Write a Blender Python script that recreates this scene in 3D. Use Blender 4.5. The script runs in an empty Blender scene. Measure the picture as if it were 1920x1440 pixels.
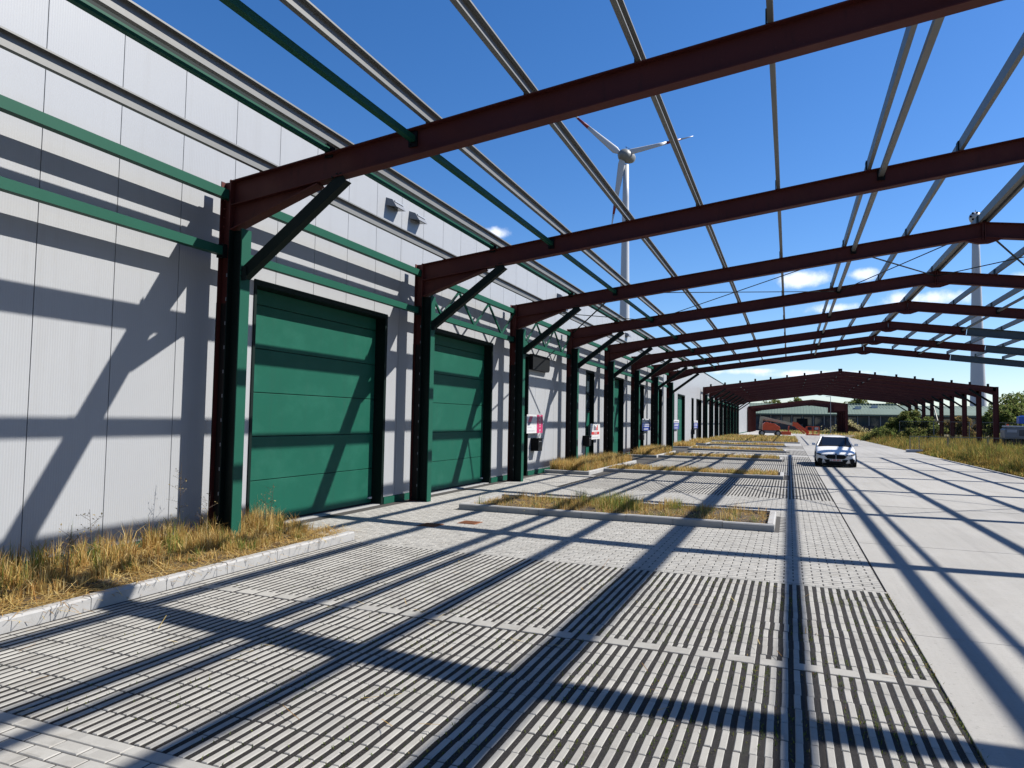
import bpy, bmesh, math, random
import numpy as np
from mathutils import Vector, Matrix
random.seed(7); rng = np.random.default_rng(11)
S = bpy.context.scene; COL = S.collection
R = math.radians

# ------------------------------------------------------------------ camera
YAW, PIT, ROL, FPX = R(21.6335), R(2.8423), R(1.0359), 1312.3
cam_d = bpy.data.cameras.new('camera'); cam = bpy.data.objects.new('camera', cam_d); COL.objects.link(cam)
cam_d.sensor_width = 36; cam_d.lens = FPX / 1920 * 36; cam_d.clip_start = .05; cam_d.clip_end = 4000
Fv = Vector((-math.sin(YAW) * math.cos(PIT), math.cos(YAW) * math.cos(PIT), math.sin(PIT)))
R0 = Vector((math.cos(YAW), math.sin(YAW), 0)); U0 = R0.cross(Fv)
Rv = R0 * math.cos(ROL) + U0 * math.sin(ROL); Uv = -R0 * math.sin(ROL) + U0 * math.cos(ROL)
m3 = Matrix((Rv, Uv, -Fv)).transposed(); cam.matrix_world = Matrix.Translation((0, 0, 2)) @ m3.to_4x4()
S.camera = cam
CAM = Vector((0, 0, 2))

# ------------------------------------------------------------------ light
SUN_TO = Vector((.885, .505, 1.0)).normalized()
SUN_EL = math.asin(SUN_TO.z); SUN_AZ = math.atan2(SUN_TO.x, SUN_TO.y)
sl = bpy.data.lights.new('sun', 'SUN'); sl.energy = 5.0; sl.angle = R(.53); sl.color = (1, .955, .885)
so = bpy.data.objects.new('sun', sl); COL.objects.link(so)
so.rotation_euler = SUN_TO.to_track_quat('Z', 'Y').to_euler(); so.location = (40, 30, 60)

W = bpy.data.worlds.new('World'); S.world = W; W.use_nodes = True
nt = W.node_tree; nt.nodes.clear()
def wn(t, **k):
    n = nt.nodes.new(t)
    for a, b in k.items(): setattr(n, a, b)
    return n
sky = wn('ShaderNodeTexSky', sky_type='NISHITA'); sky.sun_disc = False
sky.sun_elevation = SUN_EL; sky.sun_rotation = SUN_AZ
sky.altitude = 50; sky.air_density = 1.0; sky.dust_density = .25; sky.ozone_density = 4.0
bg = wn('ShaderNodeBackground'); bg.inputs['Strength'].default_value = .067
out = wn('ShaderNodeOutputWorld')
tc = wn('ShaderNodeTexCoord')
nz = wn('ShaderNodeTexNoise'); nz.inputs['Scale'].default_value = 26; nz.inputs['Detail'].default_value = 8; nz.inputs['Roughness'].default_value = .62
nt.links.new(tc.outputs['Generated'], nz.inputs['Vector'])
clouds = [(-.3837, .8865, .2584, .030, .011), (.0134, .982, .190, .045, .013), (.0881, .9778, .190, .026, .010),
          (.1578, .9751, .1557, .060, .014), (.06, .985, .150, .050, .010), (.0391, .997, .066, .110, .007), (-.05, .99, .07, .06, .006), (.25, .95, .17, .05, .012),
          (.7, .7, .16, .10, .02), (.95, .2, .2, .09, .02), (.8, -.55, .15, .12, .02), (.1, -.98, .18, .1, .02),
          (-.6, -.78, .2, .1, .02), (-.95, -.2, .16, .1, .018), (-.85, .5, .14, .1, .015)]
acc = None
for cx, cy, cz, sw, sh in clouds:
    sb = wn('ShaderNodeVectorMath', operation='SUBTRACT'); sb.inputs[1].default_value = (cx, cy, cz)
    nt.links.new(tc.outputs['Generated'], sb.inputs[0])
    ml = wn('ShaderNodeVectorMath', operation='MULTIPLY'); ml.inputs[1].default_value = (1 / sw, 1 / sw, 1 / sh)
    nt.links.new(sb.outputs[0], ml.inputs[0])
    ln = wn('ShaderNodeVectorMath', operation='LENGTH'); nt.links.new(ml.outputs[0], ln.inputs[0])
    mr = wn('ShaderNodeMapRange', interpolation_type='SMOOTHSTEP'); mr.inputs[1].default_value = 1.5; mr.inputs[2].default_value = 0
    mr.inputs[3].default_value = 0; mr.inputs[4].default_value = 1
    nt.links.new(ln.outputs['Value'], mr.inputs[0])
    if acc is None: acc = mr.outputs[0]
    else:
        mx = wn('ShaderNodeMath', operation='MAXIMUM'); nt.links.new(acc, mx.inputs[0]); nt.links.new(mr.outputs[0], mx.inputs[1]); acc = mx.outputs[0]
mu = wn('ShaderNodeMath', operation='MULTIPLY_ADD'); mu.inputs[1].default_value = 1.0; mu.inputs[2].default_value = -.62
nt.links.new(nz.outputs['Fac'], mu.inputs[0])
ad = wn('ShaderNodeMath', operation='ADD'); nt.links.new(mu.outputs[0], ad.inputs[0])
m2 = wn('ShaderNodeMath', operation='MULTIPLY'); m2.inputs[1].default_value = .55; nt.links.new(acc, m2.inputs[0]); nt.links.new(m2.outputs[0], ad.inputs[1])
mk = wn('ShaderNodeMapRange', interpolation_type='SMOOTHSTEP'); mk.inputs[1].default_value = .08; mk.inputs[2].default_value = .52
mk.inputs[3].default_value = 0; mk.inputs[4].default_value = .85
nt.links.new(ad.outputs[0], mk.inputs[0])
mg = wn('ShaderNodeMath', operation='MULTIPLY'); nt.links.new(mk.outputs[0], mg.inputs[0])
gt = wn('ShaderNodeMath', operation='GREATER_THAN'); gt.inputs[1].default_value = .001; nt.links.new(acc, gt.inputs[0]); nt.links.new(gt.outputs[0], mg.inputs[1])
mixc = wn('ShaderNodeMix', data_type='RGBA'); mixc.inputs['B'].default_value = (9.5, 9.8, 10.3, 1)
nt.links.new(mg.outputs[0], mixc.inputs['Factor']); hs = wn('ShaderNodeHueSaturation'); hs.inputs['Saturation'].default_value = 1.25
nt.links.new(sky.outputs['Color'], hs.inputs['Color']); wb = wn('ShaderNodeVectorMath', operation='MULTIPLY'); wb.inputs[1].default_value = (1.03, 1.03, 1.17)
nt.links.new(hs.outputs[0], wb.inputs[0]); nt.links.new(wb.outputs[0], mixc.inputs['A'])
nt.links.new(mixc.outputs['Result'], bg.inputs['Color']); nt.links.new(bg.outputs[0], out.inputs['Surface'])

S.view_settings.view_transform = 'Standard'; S.view_settings.look = 'None'
S.view_settings.exposure = .96; S.view_settings.gamma = 1.0; S.view_settings.use_curve_mapping = False
S.render.engine = 'CYCLES'
S.cycles.max_bounces = 6; S.cycles.diffuse_bounces = 2; S.cycles.glossy_bounces = 3; S.cycles.transmission_bounces = 4
S.cycles.use_denoising = True

# ------------------------------------------------------------------ materials
MATS = {}
def mat(name, base, rough=.6, metal=0., var=.12, scale=3., fine=60., finev=.08, bump=0., bscale=80., spec=.5, snap=None, snapv=.1,
        stain=None, stainc=(.2, .18, .15), coat=0., attr=None, ripple=None, trans=0., streak=None, orand=0.):
    m = bpy.data.materials.new(name); m.use_nodes = True; t = m.node_tree; N = t.nodes; L = t.links
    b = N['Principled BSDF']; b.inputs['Roughness'].default_value = rough; b.inputs['Metallic'].default_value = metal
    b.inputs['Specular IOR Level'].default_value = spec; b.inputs['Coat Weight'].default_value = coat
    g = N.new('ShaderNodeNewGeometry')
    def noise(sc, det=4, ro=.6):
        n = N.new('ShaderNodeTexNoise'); n.inputs['Scale'].default_value = sc; n.inputs['Detail'].default_value = det; n.inputs['Roughness'].default_value = ro
        L.new(g.outputs['Position'], n.inputs['Vector']); return n.outputs['Fac']
    def mth(op, a, c):
        n = N.new('ShaderNodeMath'); n.operation = op
        for i, v in enumerate((a, c)):
            if isinstance(v, (int, float)): n.inputs[i].default_value = v
            else: L.new(v, n.inputs[i])
        return n.outputs[0]
    f = 1.0
    def addvar(src, amt):
        nonlocal f
        v = mth('ADD', mth('MULTIPLY', mth('SUBTRACT', src, .5), amt * 2.6), 1.0)
        f = v if isinstance(f, float) else mth('MULTIPLY', f, v)
    if var: addvar(noise(scale), var)
    if finev: addvar(noise(fine, 3, .7), finev)
    if snap:
        sn = N.new('ShaderNodeVectorMath'); sn.operation = 'SNAP'; sn.inputs[1].default_value = snap
        ad_ = N.new('ShaderNodeVectorMath'); ad_.operation = 'ADD'; ad_.inputs[1].default_value = (.003 + snap[0] * 20, .003 + snap[1] * 20, 5)
        L.new(g.outputs['Position'], ad_.inputs[0]); L.new(ad_.outputs[0], sn.inputs[0])
        wn_ = N.new('ShaderNodeTexWhiteNoise'); L.new(sn.outputs[0], wn_.inputs['Vector'])
        addvar(wn_.outputs['Value'], snapv)
    col = None
    if attr:
        a = N.new('ShaderNodeAttribute'); a.attribute_name = attr; col = a.outputs['Color']
    else:
        c = N.new('ShaderNodeRGB'); c.outputs[0].default_value = (*base, 1); col = c.outputs[0]
    if stain:
        ns = noise(stain[0], 5, .65); mr = N.new('ShaderNodeMapRange'); mr.inputs[1].default_value = stain[1]; mr.inputs[2].default_value = stain[2]
        mr.inputs[4].default_value = stain[3]; L.new(ns, mr.inputs[0])
        mx = N.new('ShaderNodeMix'); mx.data_type = 'RGBA'; L.new(mr.outputs[0], mx.inputs['Factor']); L.new(col, mx.inputs['A']); mx.inputs['B'].default_value = (*stainc, 1)
        col = mx.outputs['Result']
    for st_ in (streak or []):      # (vector scale, low, high, amount, colour)
        vm = N.new('ShaderNodeVectorMath'); vm.operation = 'MULTIPLY'; vm.inputs[1].default_value = st_[0]; L.new(g.outputs['Position'], vm.inputs[0])
        n_ = N.new('ShaderNodeTexNoise'); n_.inputs['Scale'].default_value = 1; n_.inputs['Detail'].default_value = 6; n_.inputs['Roughness'].default_value = .65; L.new(vm.outputs[0], n_.inputs['Vector'])
        mr = N.new('ShaderNodeMapRange'); mr.inputs[1].default_value = st_[1]; mr.inputs[2].default_value = st_[2]; mr.inputs[4].default_value = st_[3]; L.new(n_.outputs['Fac'], mr.inputs[0])
        mx = N.new('ShaderNodeMix'); mx.data_type = 'RGBA'; L.new(mr.outputs[0], mx.inputs['Factor']); L.new(col, mx.inputs['A']); mx.inputs['B'].default_value = (*st_[4], 1); col = mx.outputs['Result']
    if orand:
        oi = N.new('ShaderNodeObjectInfo'); addvar(oi.outputs['Random'], orand)
    if not isinstance(f, float):
        sc_ = N.new('ShaderNodeVectorMath'); sc_.operation = 'SCALE'; L.new(col, sc_.inputs[0]); L.new(f, sc_.inputs['Scale']); col = sc_.outputs[0]
    L.new(col, b.inputs['Base Color'])
    h = None
    if bump: h = mth('MULTIPLY', noise(bscale, 4, .7), bump)
    if ripple:      # fine vertical ribs on sheet cladding: (spacing, height)
        sp = N.new('ShaderNodeSeparateXYZ'); L.new(g.outputs['Position'], sp.inputs[0])
        w_ = mth('SINE', mth('MULTIPLY', sp.outputs['Y'], 2 * math.pi / ripple[0]), 0)
        w2 = mth('MULTIPLY', w_, ripple[1]); h = w2 if h is None else mth('ADD', h, w2)
    if h is not None:
        bp = N.new('ShaderNodeBump'); bp.inputs['Strength'].default_value = 1; bp.inputs['Distance'].default_value = 1
        L.new(h, bp.inputs['Height']); L.new(bp.outputs[0], b.inputs['Normal'])
    if trans:       # thin plant matter lets light through
        tr = N.new('ShaderNodeBsdfTranslucent'); L.new(col, tr.inputs['Color']); ms = N.new('ShaderNodeMixShader'); ms.inputs[0].default_value = trans
        L.new(b.outputs[0], ms.inputs[1]); L.new(tr.outputs[0], ms.inputs[2]); L.new(ms.outputs[0], N['Material Output'].inputs['Surface'])
    MATS[name] = m
    return m
M_red = mat('red_primer', (.068, .0145, .0118), .62, spec=.22, var=.16, scale=1.7, finev=.10, bump=.0012, bscale=30, stain=(2.2, .58, .78, .35), stainc=(.046, .013, .011), streak=[((1.2, 3, .8), .52, .68, .4, (.092, .029, .019)), ((9, 9, 2), .58, .68, .45, (.036, .010, .009)), ((40, 40, 40), .64, .70, .4, (.13, .055, .04))])
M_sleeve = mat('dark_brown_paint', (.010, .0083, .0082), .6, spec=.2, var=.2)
M_slate = mat('slate_primer', (.05, .07, .077), .5, var=.12)
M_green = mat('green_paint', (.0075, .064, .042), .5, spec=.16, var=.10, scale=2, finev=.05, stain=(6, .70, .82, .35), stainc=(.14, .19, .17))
M_dgreen = mat('dark_and_shaded_green', (.003, .0095, .008), .55, spec=.14, var=.14, scale=2)  # deep green, darkened further to hold the shade on the column posts
M_black = mat('black_steel', (.004, .005, .006), .6, spec=.15, var=.15)
M_door = mat('door_green', (.0066, .068, .045), .5, spec=.14, var=.07, scale=1.2, finev=.04, bump=.0006, bscale=120, stain=(1.6, .56, .9, .30), stainc=(.035, .105, .078), streak=[((1, 7, .3), .52, .70, .30, (.014, .055, .04)), ((1, 1.1, 1.6), .50, .68, .28, (.022, .11, .078)), ((1, 30, 30), .62, .70, .3, (.04, .10, .08))])
M_galv = mat('galvanised_steel', (.155, .157, .152), .5, .25, spec=.3, var=.08, scale=2, fine=25, finev=.05, stain=(1.2, .55, .8, .5), stainc=(.11, .098, .08))
M_wall = mat('wall_sheet', (.278, .287, .300), .42, var=.03, scale=.8, finev=.015, ripple=(.033, .00045), spec=.3, orand=.012, streak=[((1, 5, .22), .52, .70, .16, (.20, .195, .185)), ((1, .5, .5), .50, .7, .14, (.235, .24, .25))])
M_joint = mat('panel_joint', (.06, .065, .07), .7, var=.05)
M_white = mat('white_paint', (.45, .455, .46), .45, var=.04)
M_paver = mat('paver_concrete', (.272, .263, .241), .85, var=.09, scale=1.1, fine=110, finev=.13, bump=.0025, bscale=220, snap=(.265, .27, 9), snapv=.075, stain=(3.2, .50, .66, .42), stainc=(.175, .162, .145), spec=.25)
M_block = mat('block_concrete', (.278, .269, .248), .85, var=.08, scale=.9, fine=130, finev=.12, bump=.0022, bscale=260, snap=(.115, .115, 9), snapv=.08, stain=(4, .52, .68, .4), stainc=(.19, .175, .15), spec=.25)
M_kerb = mat('kerb_concrete', (.285, .282, .276), .8, var=.10, scale=2.3, fine=90, finev=.10, bump=.002, bscale=150, stain=(4, .50, .70, .3), stainc=(.19, .178, .162), spec=.25)
M_slab = mat('slab_concrete', (.266, .257, .238), .82, var=.09, scale=.55, fine=45, finev=.07, bump=.0025, bscale=60, stain=(1.3, .55, .85, .40), stainc=(.23, .215, .195), spec=.25, orand=.05, streak=[((1.1, .045, 1), .53, .60, .28, (.15, .143, .135)), ((2.4, .08, 1), .47, .64, .40, (.20, .192, .178)), ((22, 22, 1), .60, .66, .50, (.13, .122, .112)), ((.6, .4, 1), .48, .62, .35, (.31, .302, .285)), ((5, 40, 1), .52, .62, .16, (.18, .172, .16))])
M_joints = mat('joint_sand', (.03,.027,.024), .95, var=.25, scale=30, finev=.3)
M_gravel = mat('gravel_soil', (.0085, .0062, .0052), .95, var=.45, scale=28, fine=80, finev=.55, bump=.02, bscale=150, stain=(75, .58, .66, .8), stainc=(.070, .056, .048), streak=[((6, 2.2, 1), .56, .70, .55, (.020, .026, .009))])
M_soil = mat('bed_soil', (.05, .036, .024), .95, var=.3, scale=5, fine=60, finev=.3, bump=.03, bscale=40)
M_ground = mat('dry_ground', (.10, .076, .040), .95, var=.3, scale=.4, fine=9, finev=.3, bump=.02, bscale=12)
M_yard = mat('far_paving', (.275, .268, .252), .85, var=.08, scale=.7, fine=14, finev=.10, stain=(.9, .55, .8, .35), stainc=(.19, .18, .155))
M_rust = mat('rusty_iron', (.16, .055, .018), .8, var=.30, scale=9, fine=70, finev=.3, bump=.004, bscale=60)
M_grass = mat('dry_grass_blades', (1, 1, 1), .75, var=0, finev=0, attr='Col', spec=.12, trans=.45)
M_leaf = mat('leaf_mix', (1, 1, 1), .8, var=0, finev=0, attr='Col', spec=.08, trans=.5)
M_bark = mat('bark', (.09, .065, .045), .9, var=.25, scale=8)
M_glass = mat('door_glass', (.03, .045, .055), .05, var=0, finev=0, spec=.8)
M_carw = mat('car_white', (.66, .66, .66), .35, var=0, finev=0, coat=.12)
M_carg = mat('car_glass', (.008, .010, .014), .06, var=0, finev=0, spec=.45)
M_carb = mat('car_black_plastic', (.005, .005, .006), .6, spec=.15, var=.1)
M_tyre = mat('tyre_rubber', (.014, .014, .014), .85, var=.15)
M_rim = mat('wheel_rim', (.25, .25, .26), .3, .8, var=.05)
M_lamp = mat('lamp_glass', (.55, .60, .66), .08, var=0, finev=0, coat=1)
M_orange = mat('lift_orange', (.50, .06, .012), .42, var=.12, scale=3)
M_cream = mat('boom_cream', (.32, .295, .21), .5, var=.12, scale=3)
M_grey = mat('machine_grey', (.14, .147, .16), .42, var=.08)
M_lgrey = mat('light_grey_cover', (.29,.31,.34), .4, var=.06)
M_blue = mat('machine_blue', (.008,.08,.36), .4, var=.08)
M_sblue = mat('sign_blue', (.014,.033,.20), .45, var=.03)
M_spink = mat('sign_pink', (.34,.014,.08), .45, var=.03)
M_sred = mat('sign_red', (.38,.02,.02), .45, var=.03)
M_sdark = mat('sign_dark', (.03, .035, .07), .5, var=.03)
M_sgrey = mat('sign_grey', (.35, .36, .38), .5, var=.03)
M_turb = mat('turbine_white', (.40, .415, .43), .4, var=.05, scale=.1, finev=.02)
M_turbd = mat('turbine_dark', (.13,.14,.14), .5, var=.2, scale=.8)
M_tred = mat('turbine_red', (.18, .012, .014), .45, var=.05)
M_groof = mat('green_sheet_roof', (.10, .138, .097), .6, var=.14, scale=.3, fine=2, finev=.08)
M_facade = mat('dark_facade', (.03,.036,.04), .6, var=.25, scale=.5)  # plain dark grey of the far front and the fence posts
M_post = mat('pale_post', (.22,.22,.2), .7, var=.1)
M_mesh = mat('dark_screen', (.022, .026, .034), .8, var=.3, scale=.8)

# ------------------------------------------------------------------ mesh helpers
class MB:
    def __init__(s): s.v = []; s.f = []; s.mi = []; s.cur = 0
    def add(s, vs, fs):
        o = len(s.v); s.v += [tuple(p) for p in vs]; s.f += [tuple(i + o for i in q) for q in fs]; s.mi += [s.cur] * len(fs); return s
    def box(s, x0, x1, y0, y1, z0, z1):
        return s.add([(x0, y0, z0), (x1, y0, z0), (x1, y1, z0), (x0, y1, z0), (x0, y0, z1), (x1, y0, z1), (x1, y1, z1), (x0, y1, z1)],
                     [(0, 3, 2, 1), (4, 5, 6, 7), (0, 1, 5, 4), (1, 2, 6, 5), (2, 3, 7, 6), (3, 0, 4, 7)])
    def cbox(s, x0, x1, y0, y1, z0, z1, c=.006):          # open-bottomed block with chamfered top edges
        zc = z1 - c
        return s.add([(x0, y0, z0), (x1, y0, z0), (x1, y1, z0), (x0, y1, z0), (x0, y0, zc), (x1, y0, zc), (x1, y1, zc), (x0, y1, zc),
                      (x0 + c, y0 + c, z1), (x1 - c, y0 + c, z1), (x1 - c, y1 - c, z1), (x0 + c, y1 - c, z1)],
                     [(8, 9, 10, 11), (0, 1, 5, 4), (1, 2, 6, 5), (2, 3, 7, 6), (3, 0, 4, 7), (4, 5, 9, 8), (5, 6, 10, 9), (6, 7, 11, 10), (7, 4, 8, 11)])
    def prism(s, prof, p0, p1, side, cap=True):          # 2D profile (a along side, b along up) swept from p0 to p1
        p0 = Vector(p0); p1 = Vector(p1); d = (p1 - p0).normalized(); a = Vector(side); a = (a - d * a.dot(d)).normalized(); u = d.cross(a)
        if u.z < 0 and abs(u.z) > 1e-6: u = -u
        n = len(prof); vs = [p0 + a * x + u * y for x, y in prof] + [p1 + a * x + u * y for x, y in prof]
        fs = [(i, (i + 1) % n, n + (i + 1) % n, n + i) for i in range(n)]
        if cap: fs += [tuple(range(n))[::-1], tuple(range(n, 2 * n))]
        return s.add(vs, fs)
    def bar(s, p0, p1, w, h=None, side=(0, 1, 0)):
        h = h or w; return s.prism([(-w / 2, -h / 2), (w / 2, -h / 2), (w / 2, h / 2), (-w / 2, h / 2)], p0, p1, side)
    def tube(s, p0, p1, r0, r1=None, n=8, cap=True):
        r1 = r0 if r1 is None else r1; p0 = Vector(p0); p1 = Vector(p1); d = (p1 - p0).normalized()
        a = d.orthogonal().normalized(); b = d.cross(a); vs = []
        for p, r in ((p0, r0), (p1, r1)):
            vs += [p + (a * math.cos(2 * math.pi * i / n) + b * math.sin(2 * math.pi * i / n)) * r for i in range(n)]
        fs = [(i, (i + 1) % n, n + (i + 1) % n, n + i) for i in range(n)]
        if cap: fs += [tuple(range(n))[::-1], tuple(range(n, 2 * n))]
        return s.add(vs, fs)
    def loft(s, rings, cap=True):
        n = len(rings[0]); vs = [p for r in rings for p in r]; fs = []
        for k in range(len(rings) - 1):
            fs += [(k * n + i, k * n + (i + 1) % n, (k + 1) * n + (i + 1) % n, (k + 1) * n + i) for i in range(n)]
        if cap: fs += [tuple(range(n))[::-1], tuple(range(len(vs) - n, len(vs)))]
        return s.add(vs, fs)
    def mesh(s, name, mats, smooth=False, bev=0):
        me = bpy.data.meshes.new(name); me.from_pydata(s.v, [], s.f)
        for m in (mats if isinstance(mats, (list, tuple)) else [mats]): me.materials.append(m)
        if any(s.mi): me.polygons.foreach_set('material_index', s.mi)
        bm = bmesh.new(); bm.from_mesh(me); bmesh.ops.recalc_face_normals(bm, faces=bm.faces)
        if bev: bmesh.ops.bevel(bm, geom=bm.edges[:], offset=bev, segments=2, affect='EDGES', profile=.6)
        bm.to_mesh(me); bm.free()
        if smooth: me.polygons.foreach_set('use_smooth', [True] * len(me.polygons))
        me.update(); return me
    def build(s, name, mats, parent=None, smooth=False, bev=0):
        return link(name, s.mesh(name, mats, smooth, bev), parent)
def link(name, me, parent=None, loc=None, rotz=0):
    o = bpy.data.objects.new(name, me); COL.objects.link(o)
    if parent is not None: o.parent = parent
    if loc is not None: o.location = loc
    if rotz: o.rotation_euler = (0, 0, rotz)
    return o
def tag(o, label=None, cat=None, group=None, kind=None):
    if label: o['label'] = label
    if cat: o['category'] = cat
    if group: o['group'] = group
    if kind: o['kind'] = kind
    return o
def thing(name, label, cat, loc=(0, 0, 0), group=None, rotz=0):
    o = bpy.data.objects.new(name, None); COL.objects.link(o); o.location = loc; o.rotation_euler = (0, 0, rotz); o.empty_display_size = .2
    return tag(o, label, cat, group)
def iprof(w, h, tf=.018, tw=.012):
    a, b, c = w / 2, h / 2, tw / 2
    return [(-a, -b), (a, -b), (a, -b + tf), (c, -b + tf), (c, b - tf), (a, b - tf), (a, b), (-a, b), (-a, b - tf), (-c, b - tf), (-c, -b + tf), (-a, -b + tf)]
def text(name, body, size, m, loc, parent, up=False, depth=.004, align='CENTER'):
    cu = bpy.data.curves.new('text', 'FONT'); cu.body = body; cu.size = size; cu.align_x = align; cu.align_y = 'CENTER'; cu.extrude = depth
    t = bpy.data.objects.new('text', cu); COL.objects.link(t); dg = bpy.context.evaluated_depsgraph_get()
    me = bpy.data.meshes.new_from_object(t.evaluated_get(dg)); bpy.data.objects.remove(t)
    rot = Matrix(((0, 0, 1), (1, 0, 0), (0, 1, 0)))           # reads along +Y, faces +X
    if up: rot = rot @ Matrix.Rotation(math.pi / 2, 3, 'Z')
    me.transform(rot.to_4x4()); me.materials.clear(); me.materials.append(m)
    return link(name, me, parent, loc)
def ray(px, py):
    return (Fv + Rv * ((px - 960) / FPX) + Uv * ((720 - py) / FPX))
def atY(px, py, Y): d = ray(px, py); return CAM + d * (Y / d.y)
def visible(x, y, z=0, mg=.04):
    d = Vector((x, y, z)) - CAM; zc = d.dot(Fv)
    if zc < .2: return False
    u = d.dot(Rv) / zc * FPX / 960; v = d.dot(Uv) / zc * FPX / 720
    return abs(u) < 1 + mg and abs(v) < 1 + mg

# ------------------------------------------------------------------ ground, yard, road
tag(MB().add([(-1500, -300, -.35), (1500, -300, -.35), (1500, 2500, -.35), (-1500, 2500, -.35)], [(0, 1, 2, 3)]).build('ground', M_ground), kind='structure')
tag(MB().box(8.86, 120, -30, 210, -.6, -.03).build('verge', M_ground), kind='structure')
yard = tag(MB().box(-8.9, 1.075, -6, 70, -.5, -.0055).build('paved_yard', M_gravel), kind='structure')
XE = 1.09                                             # edge of the concrete road
road = tag(MB().box(XE + .01, 8.84, -12, 205, -.5, -.10).build('concrete_road', M_joints), kind='structure')
ys = [-12, -4.5, 1.6, 7.79, 13.4, 19.7, 26.0, 32.2] + [32.2 + 6.2 * k for k in range(1, 29)]
for k in range(len(ys) - 1):
    MB().box(XE, 8.84, ys[k] + .008, ys[k + 1] - .008, -.11, rng.uniform(-.003, .002)).build('slab', M_slab, road, bev=.006)

BEDS = [(-8.6, -6.55, .5, 9.72), (-6.72, -.26, 13.92, 16.25), (-8.5, -6.78, 24.85, 33.4), (-6.9, -.2, 27.0, 29.2), (-8.5, -6.8, 39.0, 46.0), (-6.8, -.35, 39.5, 41.9),
        (-6.8, -.2, 51.6, 53.9), (-8.5, -6.9, 54.6, 58.4), (-6.8, -.2, 63.9, 66.2), (-8.5, -6.9, 64.5, 71.0)]
def inbed(x0, x1, y0, y1):
    return any(x1 > a + .02 and x0 < b - .02 and y1 > c + .02 and y0 < d - .02 for a, b, c, d in BEDS)

PX, BW, SL = .265, .0465, .0418
def bars(mb, x, y0, y1, tee=False, z=0., far=False):
    for i in range(3):
        xa = x + i * (BW + SL)
        if far: mb.box(xa, xa + BW, y0, y1, -.05, z)
        else: mb.cbox(xa, xa + BW, y0 + (.162 if tee else .004), y1 - .004, -.06, z, .005)
    if tee: mb.cbox(x, x + 3 * BW + 2 * SL, y0 + .002, y0 + .165, -.06, z, .005)
def unit_mesh(tee, L):
    mb = MB(); bars(mb, 0, 0, L, tee)
    # recessed webs that tie the three bars together
    mb.box(.01, 3 * BW + 2 * SL - .01, L * .45, L * .55, -.055, -.03)
    return mb.mesh('bar_paver', M_paver)
units = []                                             # (x, y, tee, length)
x_cols = [.032 + PX * k for k in range(-24, 4)]
for x in x_cols:
    if x < -6.5: continue
    for r in range(11): units.append((x, 6.262 - .2795 * (r + 1), False, .2795))
    for r in range(12): units.append((x, 6.285 + .27 * r, r == 0, .27))
def near(u): return (u[0] + .13) ** 2 + (u[1] + .13) ** 2
vis_u = sorted([u for u in units if visible(u[0] + .13, u[1] + .13)], key=near)
pick = set(vis_u[:300]); meshes = {(False, .2795): unit_mesh(False, .2795), (False, .27): unit_mesh(False, .27), (True, .27): unit_mesh(True, .27)}
rest = MB()
for xa in (-6.417, -6.506):
    y = 3.19
    while y < 9.5:
        rest.cbox(xa, xa + BW, y, y + .265, -.06, 0, .005)
        y += .27
for u in units:
    if u in pick:
        link('bar_paver', meshes[(u[2], u[3])], yard, (u[0] + rng.normal(0, .002), u[1] + rng.normal(0, .0025), float(np.clip(rng.normal(0, .0014), -.0015, .003))), rng.normal(0, .007))
    else:
        jx, jy = rng.normal(0, .002), rng.normal(0, .0025); bars(rest, u[0] + jx, u[1] + jy, u[1] + u[3] + jy, u[2], float(np.clip(rng.normal(0, .0014), -.0015, .003)))
for x in x_cols:                                       # header strip along the block paving
    if x < -6.5: continue
    rest.cbox(x, x + PX - .004, 9.53, 9.60, -.06, 0, .004)
def strip_zone(y0, y1, far):
    n = int((y1 - y0) / .27)
    for x in x_cols:
        if x < -6.5: continue
        if far:
            ya = y0
            while ya < y1 - .1:                        # long bars, cut where a bed stands
                yb = min(ya + 2.16, y1)
                if not inbed(x, x + PX, ya, yb): bars(rest, x, ya, yb, False, 0, True)
                else:
                    yy = ya
                    while yy < yb - .05:
                        if not inbed(x, x + PX, yy, yy + .27): bars(rest, x, yy, yy + .27, False, 0, True)
                        yy += .27
                rest.box(x, x + PX - SL, ya + .02, ya + .09, -.05, .0005)
                ya = yb
        else:
            for r in range(n):
                y = y0 + r * .27
                if not inbed(x, x + PX, y, y + .27): bars(rest, x, y, y + .27, r % 12 == 0, float(np.clip(rng.normal(0, .0014), -.0015, .003)))
strip_zone(20.1, 31, False); strip_zone(31, 46.2, True); strip_zone(48.2, 57.6, True); strip_zone(59.6, 69.0, True)
tag(rest.build('bar_pavers', M_paver, yard), kind='stuff')

# block paving: running bond, 0.23 x 0.115
joint = MB(); joint.box(-8.9, 1.07, 9.60, 20.09, -.2, -.0048); joint.box(-8.9, 1.07, -6, 3.075, -.2, -.0048); joint.box(-8.9, -6.5, 20.09, 72, -.2, -.0048)
joint.build('joint_bed', M_joints, yard)
blocks = []
def block_zone(x0, x1, y0, y1):
    n = int(round((y1 - y0) / .115))
    for r in range(n):
        y = y0 + r * .115; off = .115 * (r % 2); x = x0 - off
        while x < x1 - .02:
            a, b = max(x, x0), min(x + .23, x1)
            if b - a > .05 and not inbed(a, b, y, y + .115): blocks.append((a, b, y))
            x += .23
block_zone(-8.35, 1.07, 9.605, 20.09); block_zone(-6.5, 1.07, 3.075 - 22 * .115, 3.075); block_zone(-8.35, -6.5, 20.1, 24.8)
bm_full = MB().cbox(.006, .224, .003, .112, -.06, 0, .006).mesh('block_paver', M_block)
vb = sorted([b for b in blocks if b[2] < 3.0 and b[1] - b[0] > .22 and visible((b[0] + b[1]) / 2, b[2] + .05)], key=lambda b: b[0] ** 2 + b[2] ** 2)
pickb = set(vb[:150]); restb = MB()
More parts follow.
